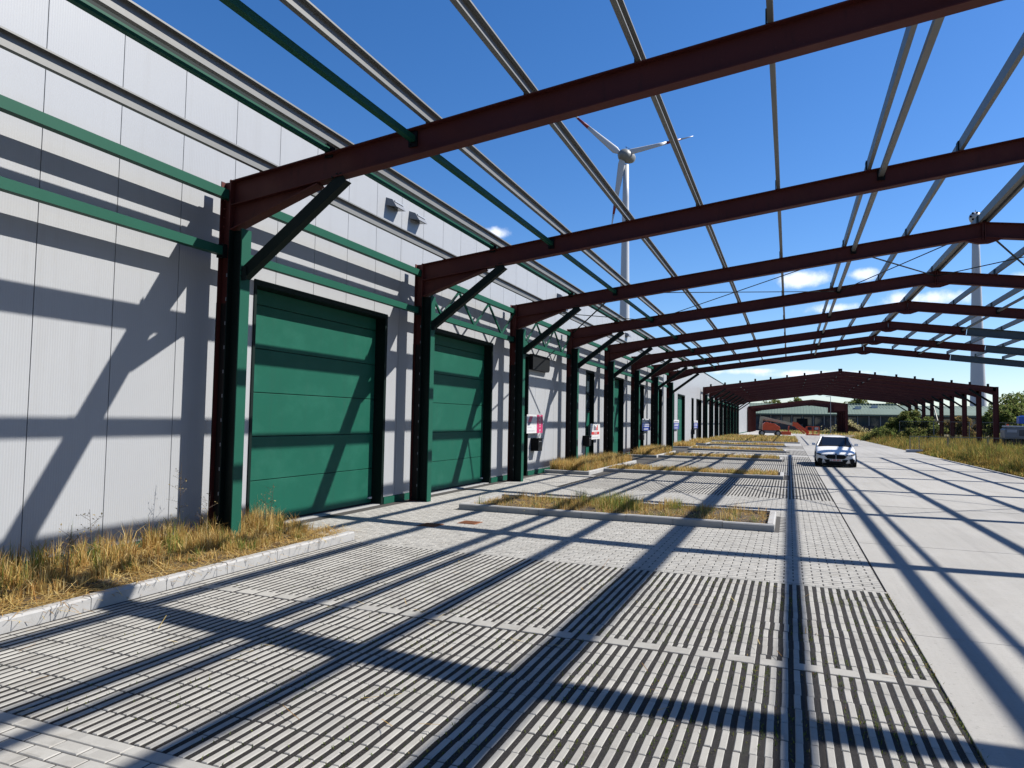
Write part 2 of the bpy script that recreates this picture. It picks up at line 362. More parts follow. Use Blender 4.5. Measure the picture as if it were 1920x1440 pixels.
for b in blocks:
    dz = float(np.clip(rng.normal(0, .0012), -.0015, .003))
    if b in pickb: link('block_paver', bm_full, yard, (b[0], b[2], dz))
    else: restb.cbox(b[0] + .006, b[1] - .006, b[2] + .003, b[2] + .112, -.05, dz, .006)
tag(restb.build('block_pavers', M_block, yard), kind='stuff')
for k in range(8):                                     # long edging stones along the front of the strip field
    x = -6.5 + k * .95
    MB().cbox(x + .003, x + .947, 3.079, 3.183, -.06, .001, .005).build('edging_stone', M_block, yard)
far_y = MB()
for y0, y1 in ((46.2, 48.2), (57.6, 59.6), (69.0, 205)): far_y.box(-6.5, 1.075, y0, y1, -.3, -.002)
far_y.box(-8.9, -6.5, 24.8, 205, -.3, -.006)
far_y.build('far_paving', M_yard, yard)

# ------------------------------------------------------------------ industrial building on the left
WX = -8.64; ZT = 7.42; KY = 1.0105
bld = thing('industrial_building', 'long pale grey clad industrial building with green doors along the left', 'building', (WX, 8, 0))
def bpart(mb, name, m, parent=bld, **k):
    o = mb.build(name, m, None, **k); o.parent = parent; o.matrix_parent_inverse = Matrix.Translation(-Vector((WX, 8, 0))) if parent is bld else parent.matrix_parent_inverse.copy() if False else Matrix()
    if parent is bld: o.matrix_parent_inverse = Matrix.Translation((-WX, -8, 0))
    return o
GATES = [(9.45, 13.74), (15.6, 19.88), (34.1, 38.36), (46.7, 50.98), (58.6, 62.9), (71.1, 75.4), (83.6, 87.9), (96.1, 100.4), (108.6, 112.9)]
PDOORS = [(2.2, 3.5), (21.9, 23.12), (30.62, 32.05), (42.7, 44.2), (55.4, 56.8), (67.4, 69.0), (79.6, 81.0), (92.4, 93.8), (104.8, 106.2)]
GATES = [(a * KY, b * KY) for a, b in GATES]; PDOORS = [(a * KY, b * KY) for a, b in PDOORS]
OPEN = [(a, b, 4.35) for a, b in GATES] + [(a, b, 4.30) for a, b in PDOORS]
def wall_boxes(mb, y0, y1, x0, x1):
    ops = sorted([o for o in OPEN if o[1] > y0 and o[0] < y1]); y = y0
    for a, b, h in ops:
        if a > y: mb.box(x0, x1, y, a, .16, ZT)
        mb.box(x0, x1, max(a, y0), min(b, y1), h, ZT); y = min(b, y1)
    if y < y1: mb.box(x0, x1, y, y1, .16, ZT)
yy = 5.775 - 1.080 * 8; PW = 1.080
while yy < 38:
    mb = MB(); wall_boxes(mb, yy + .006, yy + PW - .006, WX - .10, WX); bpart(mb, 'wall_panel', M_wall); yy += PW
mb = MB(); yw = yy
while yw < 170: wall_boxes(mb, yw + .006, yw + PW - .006, WX - .10, WX); yw += PW
tag(bpart(mb, 'far_wall_panels', M_wall), kind='stuff')
mb = MB(); wall_boxes(mb, -2.8, 171, WX - .16, WX - .02); bpart(mb, 'panel_core', M_joint)
mb = MB(); mb.box(WX - 30, WX - .9, -2.8, 171, 0, ZT - .3); bpart(mb, 'inner_volume', M_joint)
mb = MB(); mb.box(WX - .22, WX + .035, -2.8, 171.1, ZT - .05, ZT + .05); bpart(mb, 'coping', M_dgreen)
y = -2.8
for a, b, h in sorted(OPEN) + [(171, 171, 0)]:
    if a - .02 > y: bpart(MB().box(WX - .1, WX + .03, y, a - .02, .0, .155), 'base_rail', M_green)
    y = b + .02
for gi, (a, b) in enumerate(GATES):
    d = MB(); d.box(WX - .38, WX + .02, b - .09, b, 0, 4.35); d.box(WX - .38, WX + .02, a, a + .06, 0, 4.35); d.box(WX - .38, WX + .02, a + .06, b - .09, 4.25, 4.35)
    g = bpart(d, 'sectional_door', M_dgreen)
    zs = [.03, .81, 1.60, 2.39, 3.18, 3.97, 4.25]
    for z0, z1 in zip(zs[:-1], zs[1:]):
        if a < 60:
            p = MB().box(WX - .31, WX - .24, a + .06, b - .09, z0 + .006, z1 - .006).build('door_panel', M_door, bev=.008)
            p.parent = g
    back = MB().box(WX - .38, WX - .285, a + .06, b - .09, .01, 4.25).build('door_core', M_black); back.parent = g
    sill = MB().box(WX - .4, WX - .0, a + .06, b - .09, -.05, .012).build('sill', M_kerb); sill.parent = g
    if a < 60:
        seal = MB().box(WX - .24, WX - .225, a + .06, b - .09, .012, .045).build('rubber_seal', M_black); seal.parent = g
        hd = MB(); hd.box(WX - .24, WX - .19, b - .24, b - .14, .13, .17); hd.build('handle', M_white).parent = g
for a, b in PDOORS:
    d = MB(); d.box(WX - .32, WX + .02, b - .07, b, 0, 4.30); d.box(WX - .32, WX + .02, a, a + .07, 0, 4.30); d.box(WX - .32, WX + .02, a + .07, b - .07, 4.2, 4.30); d.box(WX - .25, WX - .15, a + .07, b - .07, 2.36, 2.44); d.box(WX - .25, WX - .15, a + .07, b - .07, 3.2, 3.26)
    g = bpart(d, 'entrance_door', M_dgreen)
    MB().box(WX - .24, WX - .17, a + .08, b - .08, .02, 2.35).build('door_leaf', M_door, bev=.006).parent = g
    MB().box(WX - .22, WX - .19, a + .08, b - .08, 2.45, 3.19).build('pane', M_glass).parent = g
    MB().box(WX - .22, WX - .19, a + .08, b - .08, 3.27, 4.19).build('pane', M_glass).parent = g
    MB().box(WX - .17, WX - .11, a + .13, a + .16, 1.0, 1.16).build('handle', M_galv).parent = g

# ------------------------------------------------------------------ steel halls
SLOPE = (7.285 - 5.685) / (4.67 + 8.30); RX = 4.67; XL = -8.42; XR = 2 * RX - XL
def ztop(x): return 5.685 + SLOPE * ((x if x < RX else 2 * RX - x) + 8.30)
def hall(root, y, right_grey=None, right_col=True, xr=None, xl=XL, FD=.40, plain=False):
    FW = .19                                   # rafter depth and flange width
    yc = y + .1
    def raf(mb, xa, xb):
        c = FD / 2 / math.cos(math.atan(SLOPE))
        mb.prism(iprof(FW, FD), (xa, yc, ztop(xa) - c), (xb, yc, ztop(xb) - c), (0, 1, 0))
    x_end = xr if xr is not None else XR - .19
    mb = MB(); raf(mb, xl + .19, RX - .012); raf(mb, RX + .012, right_grey if right_grey else x_end)
    fr = mb.build('portal_frame', M_red, root)
    if right_grey:
        mb = MB(); raf(mb, right_grey + .02, x_end); mb.build('rafter_extension', M_slate, fr)
    # ridge splice: plates and lower gusset
    mb = MB(); mb.box(RX - .035, RX - .013, yc - .10, yc + .10, ztop(RX) - .47, ztop(RX) + .02); mb.box(RX + .013, RX + .035, yc - .10, yc + .10, ztop(RX) - .47, ztop(RX) + .02)
    zb = ztop(RX) - FD
    mb.add([(RX - .45, yc - .06, zb - .045), (RX - .12, yc - .06, zb - .15), (RX + .12, yc - .06, zb - .15), (RX + .45, yc - .06, zb - .045), (RX - .45, yc + .06, zb - .045), (RX - .12, yc + .06, zb - .15), (RX + .12, yc + .06, zb - .15), (RX + .45, yc + .06, zb - .045),
            (RX, yc - .06, zb + .02), (RX, yc + .06, zb + .02)],
           [(0, 1, 8), (1, 2, 8), (2, 3, 8), (4, 9, 5), (5, 9, 6), (6, 9, 7), (0, 4, 5, 1), (1, 5, 6, 2), (2, 6, 7, 3), (0, 8, 9, 4), (3, 7, 9, 8)])
    mb.build('ridge_splice', M_red, fr)
    sides = [(1, xl)] + ([(-1, XR)] if (right_col and xr is None) else [])
    for s, x0 in sides:
        X = lambda d: x0 + s * d
        wide = plain or s == -1; cd = .225 if wide else .09
        mb = MB(); mb.prism(iprof(.19 if wide else .18, .45 if wide else .20, .016, .012), (X(cd), yc, -.3 if plain else 0), (X(cd), yc, ztop(X(cd)) + .02), (0, 1, 0))
        mb.box(min(X(-.03), X(.21)), max(X(-.03), X(.21)), yc - .12, yc + .12, 0, .018)
        # bolts down the end plate
        for k in range(5):
            zz = 5.52 - k * .14
            mb.tube((X(.1), yc - .118, zz), (X(.1), yc - .085, zz), .012, n=6)
        co = mb.build('column', M_red, fr)
        if s == 1 and not plain:
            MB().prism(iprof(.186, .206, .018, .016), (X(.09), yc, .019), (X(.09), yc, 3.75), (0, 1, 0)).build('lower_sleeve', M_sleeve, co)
        # green post on the inner side, cut off below the haunch
        if s == 1 and not plain:
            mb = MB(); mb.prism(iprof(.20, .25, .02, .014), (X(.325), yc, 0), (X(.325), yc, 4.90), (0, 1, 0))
            po = mb.build('post', M_dgreen, fr)  # shade on the post web is put into this near-black green
            MB().box(X(.452), X(.47), yc - .10, yc + .10, 0.001, 4.90).build('lit_flange_face', M_green, po)  # sunlit flange of the same post, coloured brighter than its shaded body
            mb = MB()
            for k in range(11):
                zz = .35 + k * .38
                mb.box(X(.184), X(.20), yc - .108, yc - .08, zz, zz + .055)
            mb.build('bolt_row', M_grey, fr)
            mb = MB(); mb.box(X(.18), X(.205), yc - .10, yc + .10, 4.86, ztop(X(.2)) + .01); mb.build('end_plate', M_red, fr)
        # haunch
        za, zb2, xe = 4.90, ztop(X(1.85)) - FD - .03, X(1.85)
        mb = MB(); t = .008; f = FW / 2; xa = X(.19)
        mb.add([(xa, yc - t, za), (xe, yc - t, zb2), (xe, yc - t, zb2 + .06), (xa, yc - t, ztop(xa) - FD + .03), (xa, yc + t, za), (xe, yc + t, zb2), (xe, yc + t, zb2 + .06), (xa, yc + t, ztop(xa) - FD + .03)],
               [(0, 1, 2, 3), (4, 7, 6, 5), (0, 4, 5, 1), (1, 5, 6, 2), (2, 6, 7, 3), (3, 7, 4, 0)])
        mb.prism([(-f, -.01), (f, -.01), (f, .01), (-f, .01)], (xa, yc, za), (xe, yc, zb2), (0, 1, 0))
        mb.build('haunch', M_red, fr)
        if plain: continue
        # knee brace (channel)
        p0 = (X(.45), yc, 4.18); p1 = (X(2.30), yc, ztop(X(2.30)) - FD - .02)
        mb = MB(); w, h, k = .07, .085, .012
        mb.prism([(-w, -h), (w, -h), (w, -h + k), (-w + k, -h + k), (-w + k, h - k), (w, h - k), (w, h), (-w, h)], p0, p1, (0, 1, 0))
        mb.box(min(X(.40), X(.56)), max(X(.40), X(.56)), yc - .09, yc - .075, 4.08, 4.30)
        for q in ((X(.47), 4.15), (X(.47), 4.24), (X(2.12), ztop(X(2.12)) - .40), (X(2.2), ztop(X(2.2)) - .37)):
            mb.tube((q[0], yc - .105, q[1]), (q[0], yc - .07, q[1]), .013, n=6)
        mb.build('brace', M_dgreen, fr)
    return fr
B = 6.2437; Y0 = 8.49
hall1 = thing('steel_hall', 'open roof frame of dark red portal frames and galvanised purlins overhead in the foreground', 'steel frame', (0, 0, 0), 'open steel frames over the yard')
FY = [Y0 + B * i for i in range(-2, 8)]
for i, y in zip(range(-2, 8), FY): hall(hall1, y, {5: 8.06, 6: 10.2, 7: 9.67}.get(i))
PUR = [-7.62, -6.20, -4.70, -3.23, -1.75, -.20, 1.43, 2.95, 4.585, 4.765, 6.39, 7.72, 9.54, 11.09, 12.57, 14.09, 15.54, 16.96]
def purlin(mb, x, ya, yb):
    z = ztop(x) + .004; w, h, k = .068, .20, .006
    mb.prism([(-w / 2, 0), (w / 2, 0), (w / 2, .022), (w / 2 - k, .022), (w / 2 - k, k), (-w / 2 + k, k), (-w / 2 + k, h - k), (w / 2 - k, h - k), (w / 2 - k, h - .022), (w / 2, h - .022), (w / 2, h), (-w / 2, h)],
             (x, ya, z), (x, yb, z), (1, 0, 0))
CLEAT = MB().box(-.055, -.041, .02, .18, .012, .19).box(-.055, .03, .02, .18, -.003, .012).mesh('cleat', M_dgreen)
for x in PUR:
    mb = MB(); purlin(mb, x, FY[0] + .02, FY[-1] + .35)
    o = mb.build('purlin', M_galv, hall1)
    for y in FY: link('cleat', CLEAT, o, (x, y, ztop(x)))
def tie(root, fy, x, dz, m, w=.10):
    for a, b in zip(fy[:-1], fy[1:]):
        mb = MB(); z = ztop(x) - dz; mb.box(x - w / 2, x + w / 2, a + .12, b + .08, z - w / 2, z + w / 2)
        o = mb.build('tie_beam', m, root)
        for yy_, sg in ((a + .12, 1), (b + .08, -1)):
            c = MB(); c.box(x - .07, x + .07, min(yy_, yy_ + sg * .02), max(yy_, yy_ + sg * .02), z - .11, z + .11)
            c.tube((x - .04, yy_ + sg * .02, z + .08), (x - .04, yy_ + sg * .04, z + .08), .013, n=6); c.tube((x - .04, yy_ + sg * .02, z - .08), (x - .04, yy_ + sg * .04, z - .08), .013, n=6)
            c.build('connection_plate', M_black, o)
tie(hall1, FY, -6.42, -.055, M_green, .07); tie(hall1, FY, -4.98, .14, M_green, .085); tie(hall1, FY, 1.64, .12, M_galv, .09); tie(hall1, FY, RX, -.10, M_galv, .09); tie(hall1, FY, 7.90, .16, M_galv, .08); tie(hall1, FY, 14.32, .14, M_green, .10)
def girts(root, fy, truss=()):
    for i, (a, b) in enumerate(zip(fy[:-1], fy[1:])):
        g1 = MB().box(-8.37, -8.255, a + .105, b + .095, 5.40, 5.545).build('girt', M_green, root)
        g2 = MB().box(-8.37, -8.255, a + .105, b + .095, 4.49, 4.625).build('girt', M_green, root)
        if i in truss:
            n = 6; dy = (b - a - .2) / n; up = True
            for k in range(n):
                z0, z1 = (5.40, 4.62) if k % 2 == 0 else (4.62, 5.40)
                MB().bar((-8.31, a + .2 + dy * k, z0), (-8.31, a + .2 + dy * (k + 1), z1), .05, .05, (1, 0, 0)).build('lattice_bar', M_green, g1)
        MB().box(-8.38, -8.24, b - .08, b - .001, 4.45, 4.66).build('connection_plate', M_black, g2)
girts(hall1, FY, (3, 4))
def rods(root, ya, yb, xs):
    for xa, xb in zip(xs[:-1], xs[1:]):
        for p, q in (((xa, ya), (xb, yb)), ((xa, yb), (xb, ya))):
            dz = .16
            MB().bar((p[0], p[1] + .1, ztop(p[0]) - dz), (q[0], q[1] + .1, ztop(q[0]) - dz - .0), .06, .012, (0, 1, 0)).build('tie_rod', M_dgreen, root)
rods(hall1, FY[4], FY[5], [-8.2, -4.98, 1.64, RX, 7.70, 14.32, XR - .2])
for a, b in zip(FY[:-1], FY[1:]):
    pass
# hall 2: frames without purlins, cleats waiting on the rafters
CLEAT2 = MB().box(-.09, .09, .06, .10, -.003, .23).box(-.09, -.07, .0, .2, -.003, .2).mesh('cleat', M_dgreen)
hall2 = thing('steel_hall', 'second open frame of bare red portal frames standing behind the white car', 'steel frame', (0, 0, 0), 'open steel frames over the yard')
FY2 = [75.6 + 6.15 * i for i in range(9)]
for y in FY2:
    fr = hall(hall2, y, FD=.43)
    for x in PUR: link('cleat', CLEAT2, fr, (x, y, ztop(x)))
for x in (-4.98, 1.64, RX, 7.70): tie(hall2, FY2, x, .14, M_galv, .09)
girts(hall2, FY2); rods(hall2, FY2[4], FY2[5], [-8.2, -4.98, 1.64])
mb = MB()
for zz in ((0, 4.6), (4.6, 0)): mb.tube((17.7, FY2[4] + .1, .2 + zz[0]), (17.7, FY2[5] + .1, .2 + zz[1]), .07, n=8)
mb.build('wall_brace', M_cream, hall2)
# hall 3
hall3 = thing('steel_hall', 'farthest and smallest red steel frame with closed right side near the green roofed building', 'steel frame', (0, 0, 0), 'open steel frames over the yard')
FY3 = [163 + 5.5 * i for i in range(6)]
for y in FY3:
    fr = hall(hall3, y, xr=11.4, right_col=False, FD=.6, plain=True)
    MB().prism(iprof(.2, .45), (11.2, y + .1, -.3), (11.2, y + .1, ztop(11.4)), (0, 1, 0)).build('column', M_red, fr)
    MB().box(8.9, 11.4, y + .05, y + .15, 4.9, ztop(11.4)).build('haunch', M_red, fr)
mb = MB(); 
for k in range(30): mb.box(11.42, 11.50, FY3[0] + k * .93, FY3[0] + k * .93 + .9, -.3, ztop(11.4))
mb.build('side_sheeting', M_red, hall3)
mb = MB()
for k in range(30): mb.box(-8.5, -8.44, FY3[0] + k * .93, FY3[0] + k * .93 + .9, -.3, 5.6)
mb.build('side_sheeting', M_red, hall3)

# ------------------------------------------------------------------ wall-mounted things
def wall_lamp(y, z, where, w=.54):
    y *= KY; z = 2 + (z - 2) * KY
    t = thing('wall_floodlight', 'grey floodlight high on the wall, ' + where, 'floodlight', (WX, y, z - .10), 'floodlights under the roof edge')
    d = .25; MB().add([(0, 0, .02), (0, w, .02), (0, w, .20), (0, 0, .20), (d, .06, -.02), (d, w - .06, -.02), (.15, w - .04, .15), (.15, .04, .15)],
                 [(0, 3, 2, 1), (0, 1, 5, 4), (4, 5, 6, 7), (7, 6, 2, 3), (0, 4, 7, 3), (1, 2, 6, 5)]).build('housing', M_grey, t)
    MB().box(.16, .2, .08, w - .08, .10, .13).build('rib', M_lgrey, t)
    MB().add([(.05, .08, .008), (.05, w - .08, .008), (.22, w - .1, -.022), (.22, .1, -.022)], [(0, 1, 2, 3)]).build('lens', M_carg, t)
wall_lamp(13.55, 6.90, 'nearest of the pair right of the first frame'); wall_lamp(14.6, 6.88, 'second of the pair right of the first frame')
wall_lamp(26.2, 6.90, 'beyond the third frame', .7); wall_lamp(27.4, 6.90, 'farther one beyond the third frame', .5); wall_lamp(38.6, 6.85, 'beyond the fifth frame', .7)
t = thing('black_panel', 'black rounded screen panel on the wall beside the third column', 'panel', (WX, 23.38, 3.77))
ring = [(0, .14), (.14, 0)]
pts = [(0, 0), (1.72, 0), (1.82, .03), (1.88, .10), (1.88, .56), (0, .56)]
MB().add([(.02, y, z) for y, z in pts] + [(.16, y, z) for y, z in pts], [tuple(range(6)), tuple(range(6, 12))] + [(i, (i + 1) % 6, 6 + (i + 1) % 6, 6 + i) for i in range(6)]).build('face', M_black, t)
MB().box(.0, .021, .1, 1.7, .1, .5).build('mount', M_dgreen, t)
def mailbox(y, z, where):
    y *= KY
    t = thing('mailbox', 'small black metal mailbox on the wall ' + where, 'mailbox', (WX, y, z), 'black mailboxes beside the doors')
    MB().box(.0, .30, 0, .42, 0, .44).build('body', M_black, t, bev=.01)
    MB().box(.0, .33, -.02, .44, .442, .46).build('lid', M_dgreen, t); MB().box(.301, .305, .06, .36, .33, .35).build('slot', M_grey, t)
mailbox(23.45, .86, 'below the pink and white sign'); mailbox(30.2, .84, 'below the white sign with red strip'); mailbox(42.55, .84, 'below the nearest blue sign'); mailbox(67.2, .84, 'below the farthest blue sign')
def signboard(y0, y1, z0, z1, label, x=WX + .16):
    y0 *= KY; y1 *= KY
    t = thing('letting_sign', label, 'sign', (x, y0, z0), 'letting signs on the facade')
    MB().box(-.012, 0, 0, y1 - y0, 0, z1 - z0).build('board', M_white, t)
    MB().box(-.15, -.013, .1, .16, .05, z1 - z0 - .05).build('bracket', M_galv, t); return t
t = signboard(22.62, 24.28, 1.5, 2.16, 'white and pink letting sign with vertical lettering beside the third column')
MB().box(.001, .004, 1.02, 1.66, 0, .66).build('pink_field', M_spink, t)
text('lettering', 'TE HUUR', .19, M_white, (.006, 1.36, .33), t, up=True, depth=.002)
MB().add([(.003, .1, .40), (.003, .42, .40), (.003, .60, .60), (.003, .28, .60), (.006, .1, .40), (.006, .42, .40), (.006, .60, .60), (.006, .28, .60)], [(4, 5, 6, 7), (0, 3, 2, 1), (0, 1, 5, 4), (1, 2, 6, 5), (2, 3, 7, 6), (3, 0, 4, 7)]).build('logo', M_spink, t)
MB().add([(.003, .04, .28), (.003, .26, .28), (.003, .42, .395), (.003, .14, .395), (.007, .04, .28), (.007, .26, .28), (.007, .42, .395), (.007, .14, .395)], [(4, 5, 6, 7), (0, 3, 2, 1), (0, 1, 5, 4), (1, 2, 6, 5), (2, 3, 7, 6), (3, 0, 4, 7)]).build('logo', M_sdark, t)
for k in range(5): MB().box(.001, .004, .08 + k * .15, .19 + k * .15, .07, .11).build('small_print', M_sgrey, t)
for k in range(3): MB().box(.001, .004, .08 + k * .14, .19 + k * .14, .20, .235).build('small_print', M_sgrey, t)
t = signboard(30.95, 32.65, 1.11, 1.83, 'white letting sign with red and black bars above a red strip by the fourth column')
for k, m in enumerate((M_sgrey, M_sdark, M_sdark, M_sred, M_sred)): MB().box(.001, .005, .35 + k * .2, .49 + k * .2, .42, .56 + .05 * ((k * 2) % 3)).build('logo', m, t)
MB().box(.001, .004, .15, 1.55, .22, .35).build('red_strip', M_sred, t); text('lettering', 'TE HUUR', .15, M_white, (.006, .85, .285), t, depth=.002)
MB().box(.001, .004, .3, 1.4, .08, .12).build('small_print', M_sgrey, t)
for y0, y1, lab in ((43.05, 45.7, 'blue letting sign on the facade, nearest of the three blue ones'), (55.7, 58.4, 'blue letting sign on the facade, middle one of the three blue ones'), (68.1, 71.0, 'blue letting sign on the facade, farthest of the three blue ones')):
    t = signboard(y0, y1, 1.40, 2.15, lab); w = y1 - y0
    MB().box(.001, .004, 0, w, 0, .52).build('blue_field', M_sblue, t)
    for zz, a, b in ((.60, .2, w - .3), (.40, .25, w - .35), (.28, .25, w - .5), (.10, .3, w - .8)):
        y = a
        while y < b: d = .16 + .1 * random.random(); MB().box(.0045, .007, y, min(y + d, b), zz - .03, zz + .035).build('print', M_sdark if zz > .5 else M_white, t); y += d + .07

# ------------------------------------------------------------------ planting beds with kerbs
def kerb_run(root, p0, p1, w=.12, h=.13, L=.95):
    p0 = Vector(p0); p1 = Vector(p1); D = p1 - p0; n = max(1, round(D.length / L)); d = D.normalized(); step = D.length / n; s = Vector((-d.y, d.x, 0))
    for k in range(n):
        a = p0 + d * (k * step + .004); b = p0 + d * ((k + 1) * step - .004); dz = rng.normal(0, .003); q = .02
        mb = MB(); prof = [(0, -.1), (w, -.1), (w, h), (q, h), (0, h - q)]
        vs = [a + s * x + Vector((0, 0, z + dz)) for x, z in prof] + [b + s * x + Vector((0, 0, z + dz)) for x, z in prof]; m = len(prof)
        mb.add(vs, [tuple(range(m)), tuple(range(m, 2 * m))] + [(i, (i + 1) % m, m + (i + 1) % m, m + i) for i in range(m)])
        o = mb.build('kerb_stone', M_kerb, root)
def bed(x0, x1, y0, y1, label, sides='WESN', zs=.08, soil=M_soil, h=.13):
    t = thing('planting_bed', label, 'planting bed', (0, 0, 0), 'planting beds in the yard')
    nx, ny = max(2, int((x1 - x0) / .4)), max(2, int((y1 - y0) / .4)); vs = []; fs = []
    for j in range(ny + 1):
        for i in range(nx + 1):
            e = min(i, nx - i, j, ny - j)
            vs.append((x0 + .05 + (x1 - x0 - .1) * i / nx, y0 + .05 + (y1 - y0 - .1) * j / ny, zs - .02 + (rng.uniform(0, .06) if e else -.02)))
    for j in range(ny):
        for i in range(nx): a = j * (nx + 1) + i; fs.append((a, a + 1, a + nx + 2, a + nx + 1))
    MB().add(vs, fs).build('soil', soil, t, smooth=True)
    if 'S' in sides: kerb_run(t, (x0, y0, 0), (x1, y0, 0), h=h)
    if 'E' in sides: kerb_run(t, (x1, y0 + (.121 if 'S' in sides else 0), 0), (x1, y1 - (.121 if 'N' in sides else 0), 0), h=h)
    if 'N' in sides: kerb_run(t, (x1, y1, 0), (x0, y1, 0), h=h)
    if 'W' in sides: kerb_run(t, (x0, y1 - .121, 0), (x0, y0 + .121, 0), h=h)
    return t
LAB = ['long kerbed bed of dry grass against the wall at the left edge', 'kerbed island bed nearest the camera in the block paving', 'kerbed wall bed in front of the fourth column', 'second kerbed island bed, just before the white car', 'wall bed of dry grass by the nearest blue sign',
       'third kerbed island bed from the camera', 'fourth kerbed island bed from the camera', 'wall bed of dry grass by the middle blue sign', 'fifth kerbed island bed from the camera', 'wall bed of dry grass by the farthest blue sign']
SID = ['E', 'SENW', 'SE', 'SENW', 'SE', 'SENW', 'SENW', 'SE', 'SENW', 'SE']
for b, l, s in zip(BEDS, LAB, SID): bed(*b, l, s)
b6 = bed(-8.3, 1.0, 77, 84.5, 'broad overgrown bed under the second steel frame, nearer of two', 'SE'); bed(-8.3, 1.0, 90, 104, 'broad overgrown bed before the orange boom lift, farther of two', 'SE')

# ------------------------------------------------------------------ grass
def fast_mesh(name, V, quads, tris, cols, m):
    me = bpy.data.meshes.new(name); nv = len(V); nq, ntri = len(quads), len(tris)
    me.vertices.add(nv); me.vertices.foreach_set('co', V.astype(np.float32).ravel())
    me.loops.add(nq * 4 + ntri * 3); me.loops.foreach_set('vertex_index', np.concatenate([quads.ravel(), tris.ravel()]).astype(np.int32))
    me.polygons.add(nq + ntri)
    st = np.concatenate([np.arange(nq) * 4, nq * 4 + np.arange(ntri) * 3]).astype(np.int32)
    me.polygons.foreach_set('loop_start', st)
    ca = me.color_attributes.new('Col', 'FLOAT_COLOR', 'POINT'); c4 = np.ones((nv, 4), np.float32); c4[:, :3] = cols; ca.data.foreach_set('color', c4.ravel())
    me.materials.append(m); me.update(calc_edges=True); me.validate(); return me
STRAW = np.array([(.50, .32, .10), (.58, .41, .15), (.38, .23, .07), (.66, .52, .25), (.34, .185, .06), (.54, .40, .14)])
GREENG = np.array([(.16, .20, .045), (.11, .17, .035), (.22, .23, .06)])
def blades(name, P, H, Wd, lean, green=.12, parent=None, label=None, cat='grass', tint=1.0, pal=STRAW):
    n = len(P); az = rng.uniform(0, 2 * np.pi, n); L = rng.normal(0, lean, n) * H
    dx, dy = np.cos(az) * L, np.sin(az) * L; sa = rng.uniform(0, np.pi, n); sx, sy = np.cos(sa) * Wd / 2, np.sin(sa) * Wd / 2
    V = np.zeros((n, 5, 3)); V[:, 0] = P; V[:, 1] = P; V[:, 0, 0] -= sx; V[:, 0, 1] -= sy; V[:, 1, 0] += sx; V[:, 1, 1] += sy
    for k, sg in ((2, -1), (3, 1)):
        V[:, k] = P; V[:, k, 0] += dx * .35 + sg * sx * .8; V[:, k, 1] += dy * .35 + sg * sy * .8; V[:, k, 2] += H * .58
    V[:, 4] = P; V[:, 4, 0] += dx; V[:, 4, 1] += dy; V[:, 4, 2] += H * np.clip(1 - .35 * np.abs(L / H), .4, 1)
    i = np.arange(n)[:, None] * 5; quads = i + np.array([[0, 1, 3, 2]]); tris = i + np.array([[2, 3, 4]])
    c = pal[rng.integers(0, len(pal), n)] * rng.uniform(.7, 1.2, (n, 1)); g = rng.random(n) < (green if np.isscalar(green) else green)
    c[g] = GREENG[rng.integers(0, 3, g.sum())] * rng.uniform(.8, 1.3, (g.sum(), 1)); c = c * tint * .95
    cols = np.repeat(c[:, None, :], 5, 1)
    me = fast_mesh(name, V.reshape(-1, 3), quads, tris, cols.reshape(-1, 3), M_grass)
    o = link(name, me, parent); 
    return tag(o, label, cat if label else None, None, 'stuff')
def litter(name, x0, x1, y0, y1, n, z, L=.22, label=None, w=.006):
    P = np.stack([rng.uniform(x0, x1, n), rng.uniform(y0, y1, n), z + rng.uniform(0, .05, n)], 1); a = rng.uniform(0, 2 * np.pi, n); l = L * rng.uniform(.4, 1.3, n)
    d = np.stack([np.cos(a), np.sin(a), rng.normal(0, .18, n)], 1) * l[:, None]; s = np.stack([-np.sin(a), np.cos(a), np.zeros(n)], 1) * w / 2
    V = np.stack([P - s, P + s, P + d + s, P + d - s], 1); i = np.arange(n)[:, None] * 4; q = i + np.array([[0, 1, 2, 3]])
    c = STRAW[rng.integers(0, 6, n)] * rng.uniform(.6, 1.15, (n, 1)) * 1.0
    me = fast_mesh(name, V.reshape(-1, 3), q, np.zeros((0, 3), int), np.repeat(c[:, None], 4, 1).reshape(-1, 3), M_grass)
    return tag(link(name, me), label, 'straw', None, 'stuff')
def tufts(x0, x1, y0, y1, nt, per, spread):
    cx, cy = rng.uniform(x0, x1, nt), rng.uniform(y0, y1, nt); k = np.repeat(np.arange(nt), per)
    px = cx[k] + rng.normal(0, spread, len(k)); py = cy[k] + rng.normal(0, spread, len(k))
    ok = (px > x0) & (px < x1) & (py > y0) & (py < y1); return px[ok], py[ok], k[ok]
def bed_grass(x0, x1, y0, y1, nt, per, h0, h1, label, wd=.006, green=.15, spread=.07, wallside=False, z=.08, lean=.42):
    px, py, k = tufts(x0, x1, y0, y1, nt, per, spread); th = rng.uniform(.55, 1.15, nt)[k]; tg = (rng.random(nt) < green)[k]
    H = rng.uniform(h0, h1, len(px)) * th
    if wallside: H *= np.clip(1.28 - .72 * (px - x0) / (x1 - x0), .4, 1.3)
    blades('dry_grass', np.stack([px, py, np.full(len(px), z)], 1), H, wd * rng.uniform(.6, 1.5, len(px)), lean, np.where(tg, .75, .06) > rng.random(len(px)), None, label)
bed_grass(-8.58, -6.95, 3.5, 9.7, 330, 42, .10, .42, 'tall dry grass and stubble in the bed at the left edge', .0075, .20, .035, True)
litter('cut_straw', -8.4, -6.70, 3.5, 9.9, 11000, .075, .28, 'flattened cut straw lying in the bed at the left edge')
bed_grass(-6.5, -.45, 14.1, 16.1, 120, 32, .05, .26, 'low dry grass in the nearest island bed', .007, .22, .07)
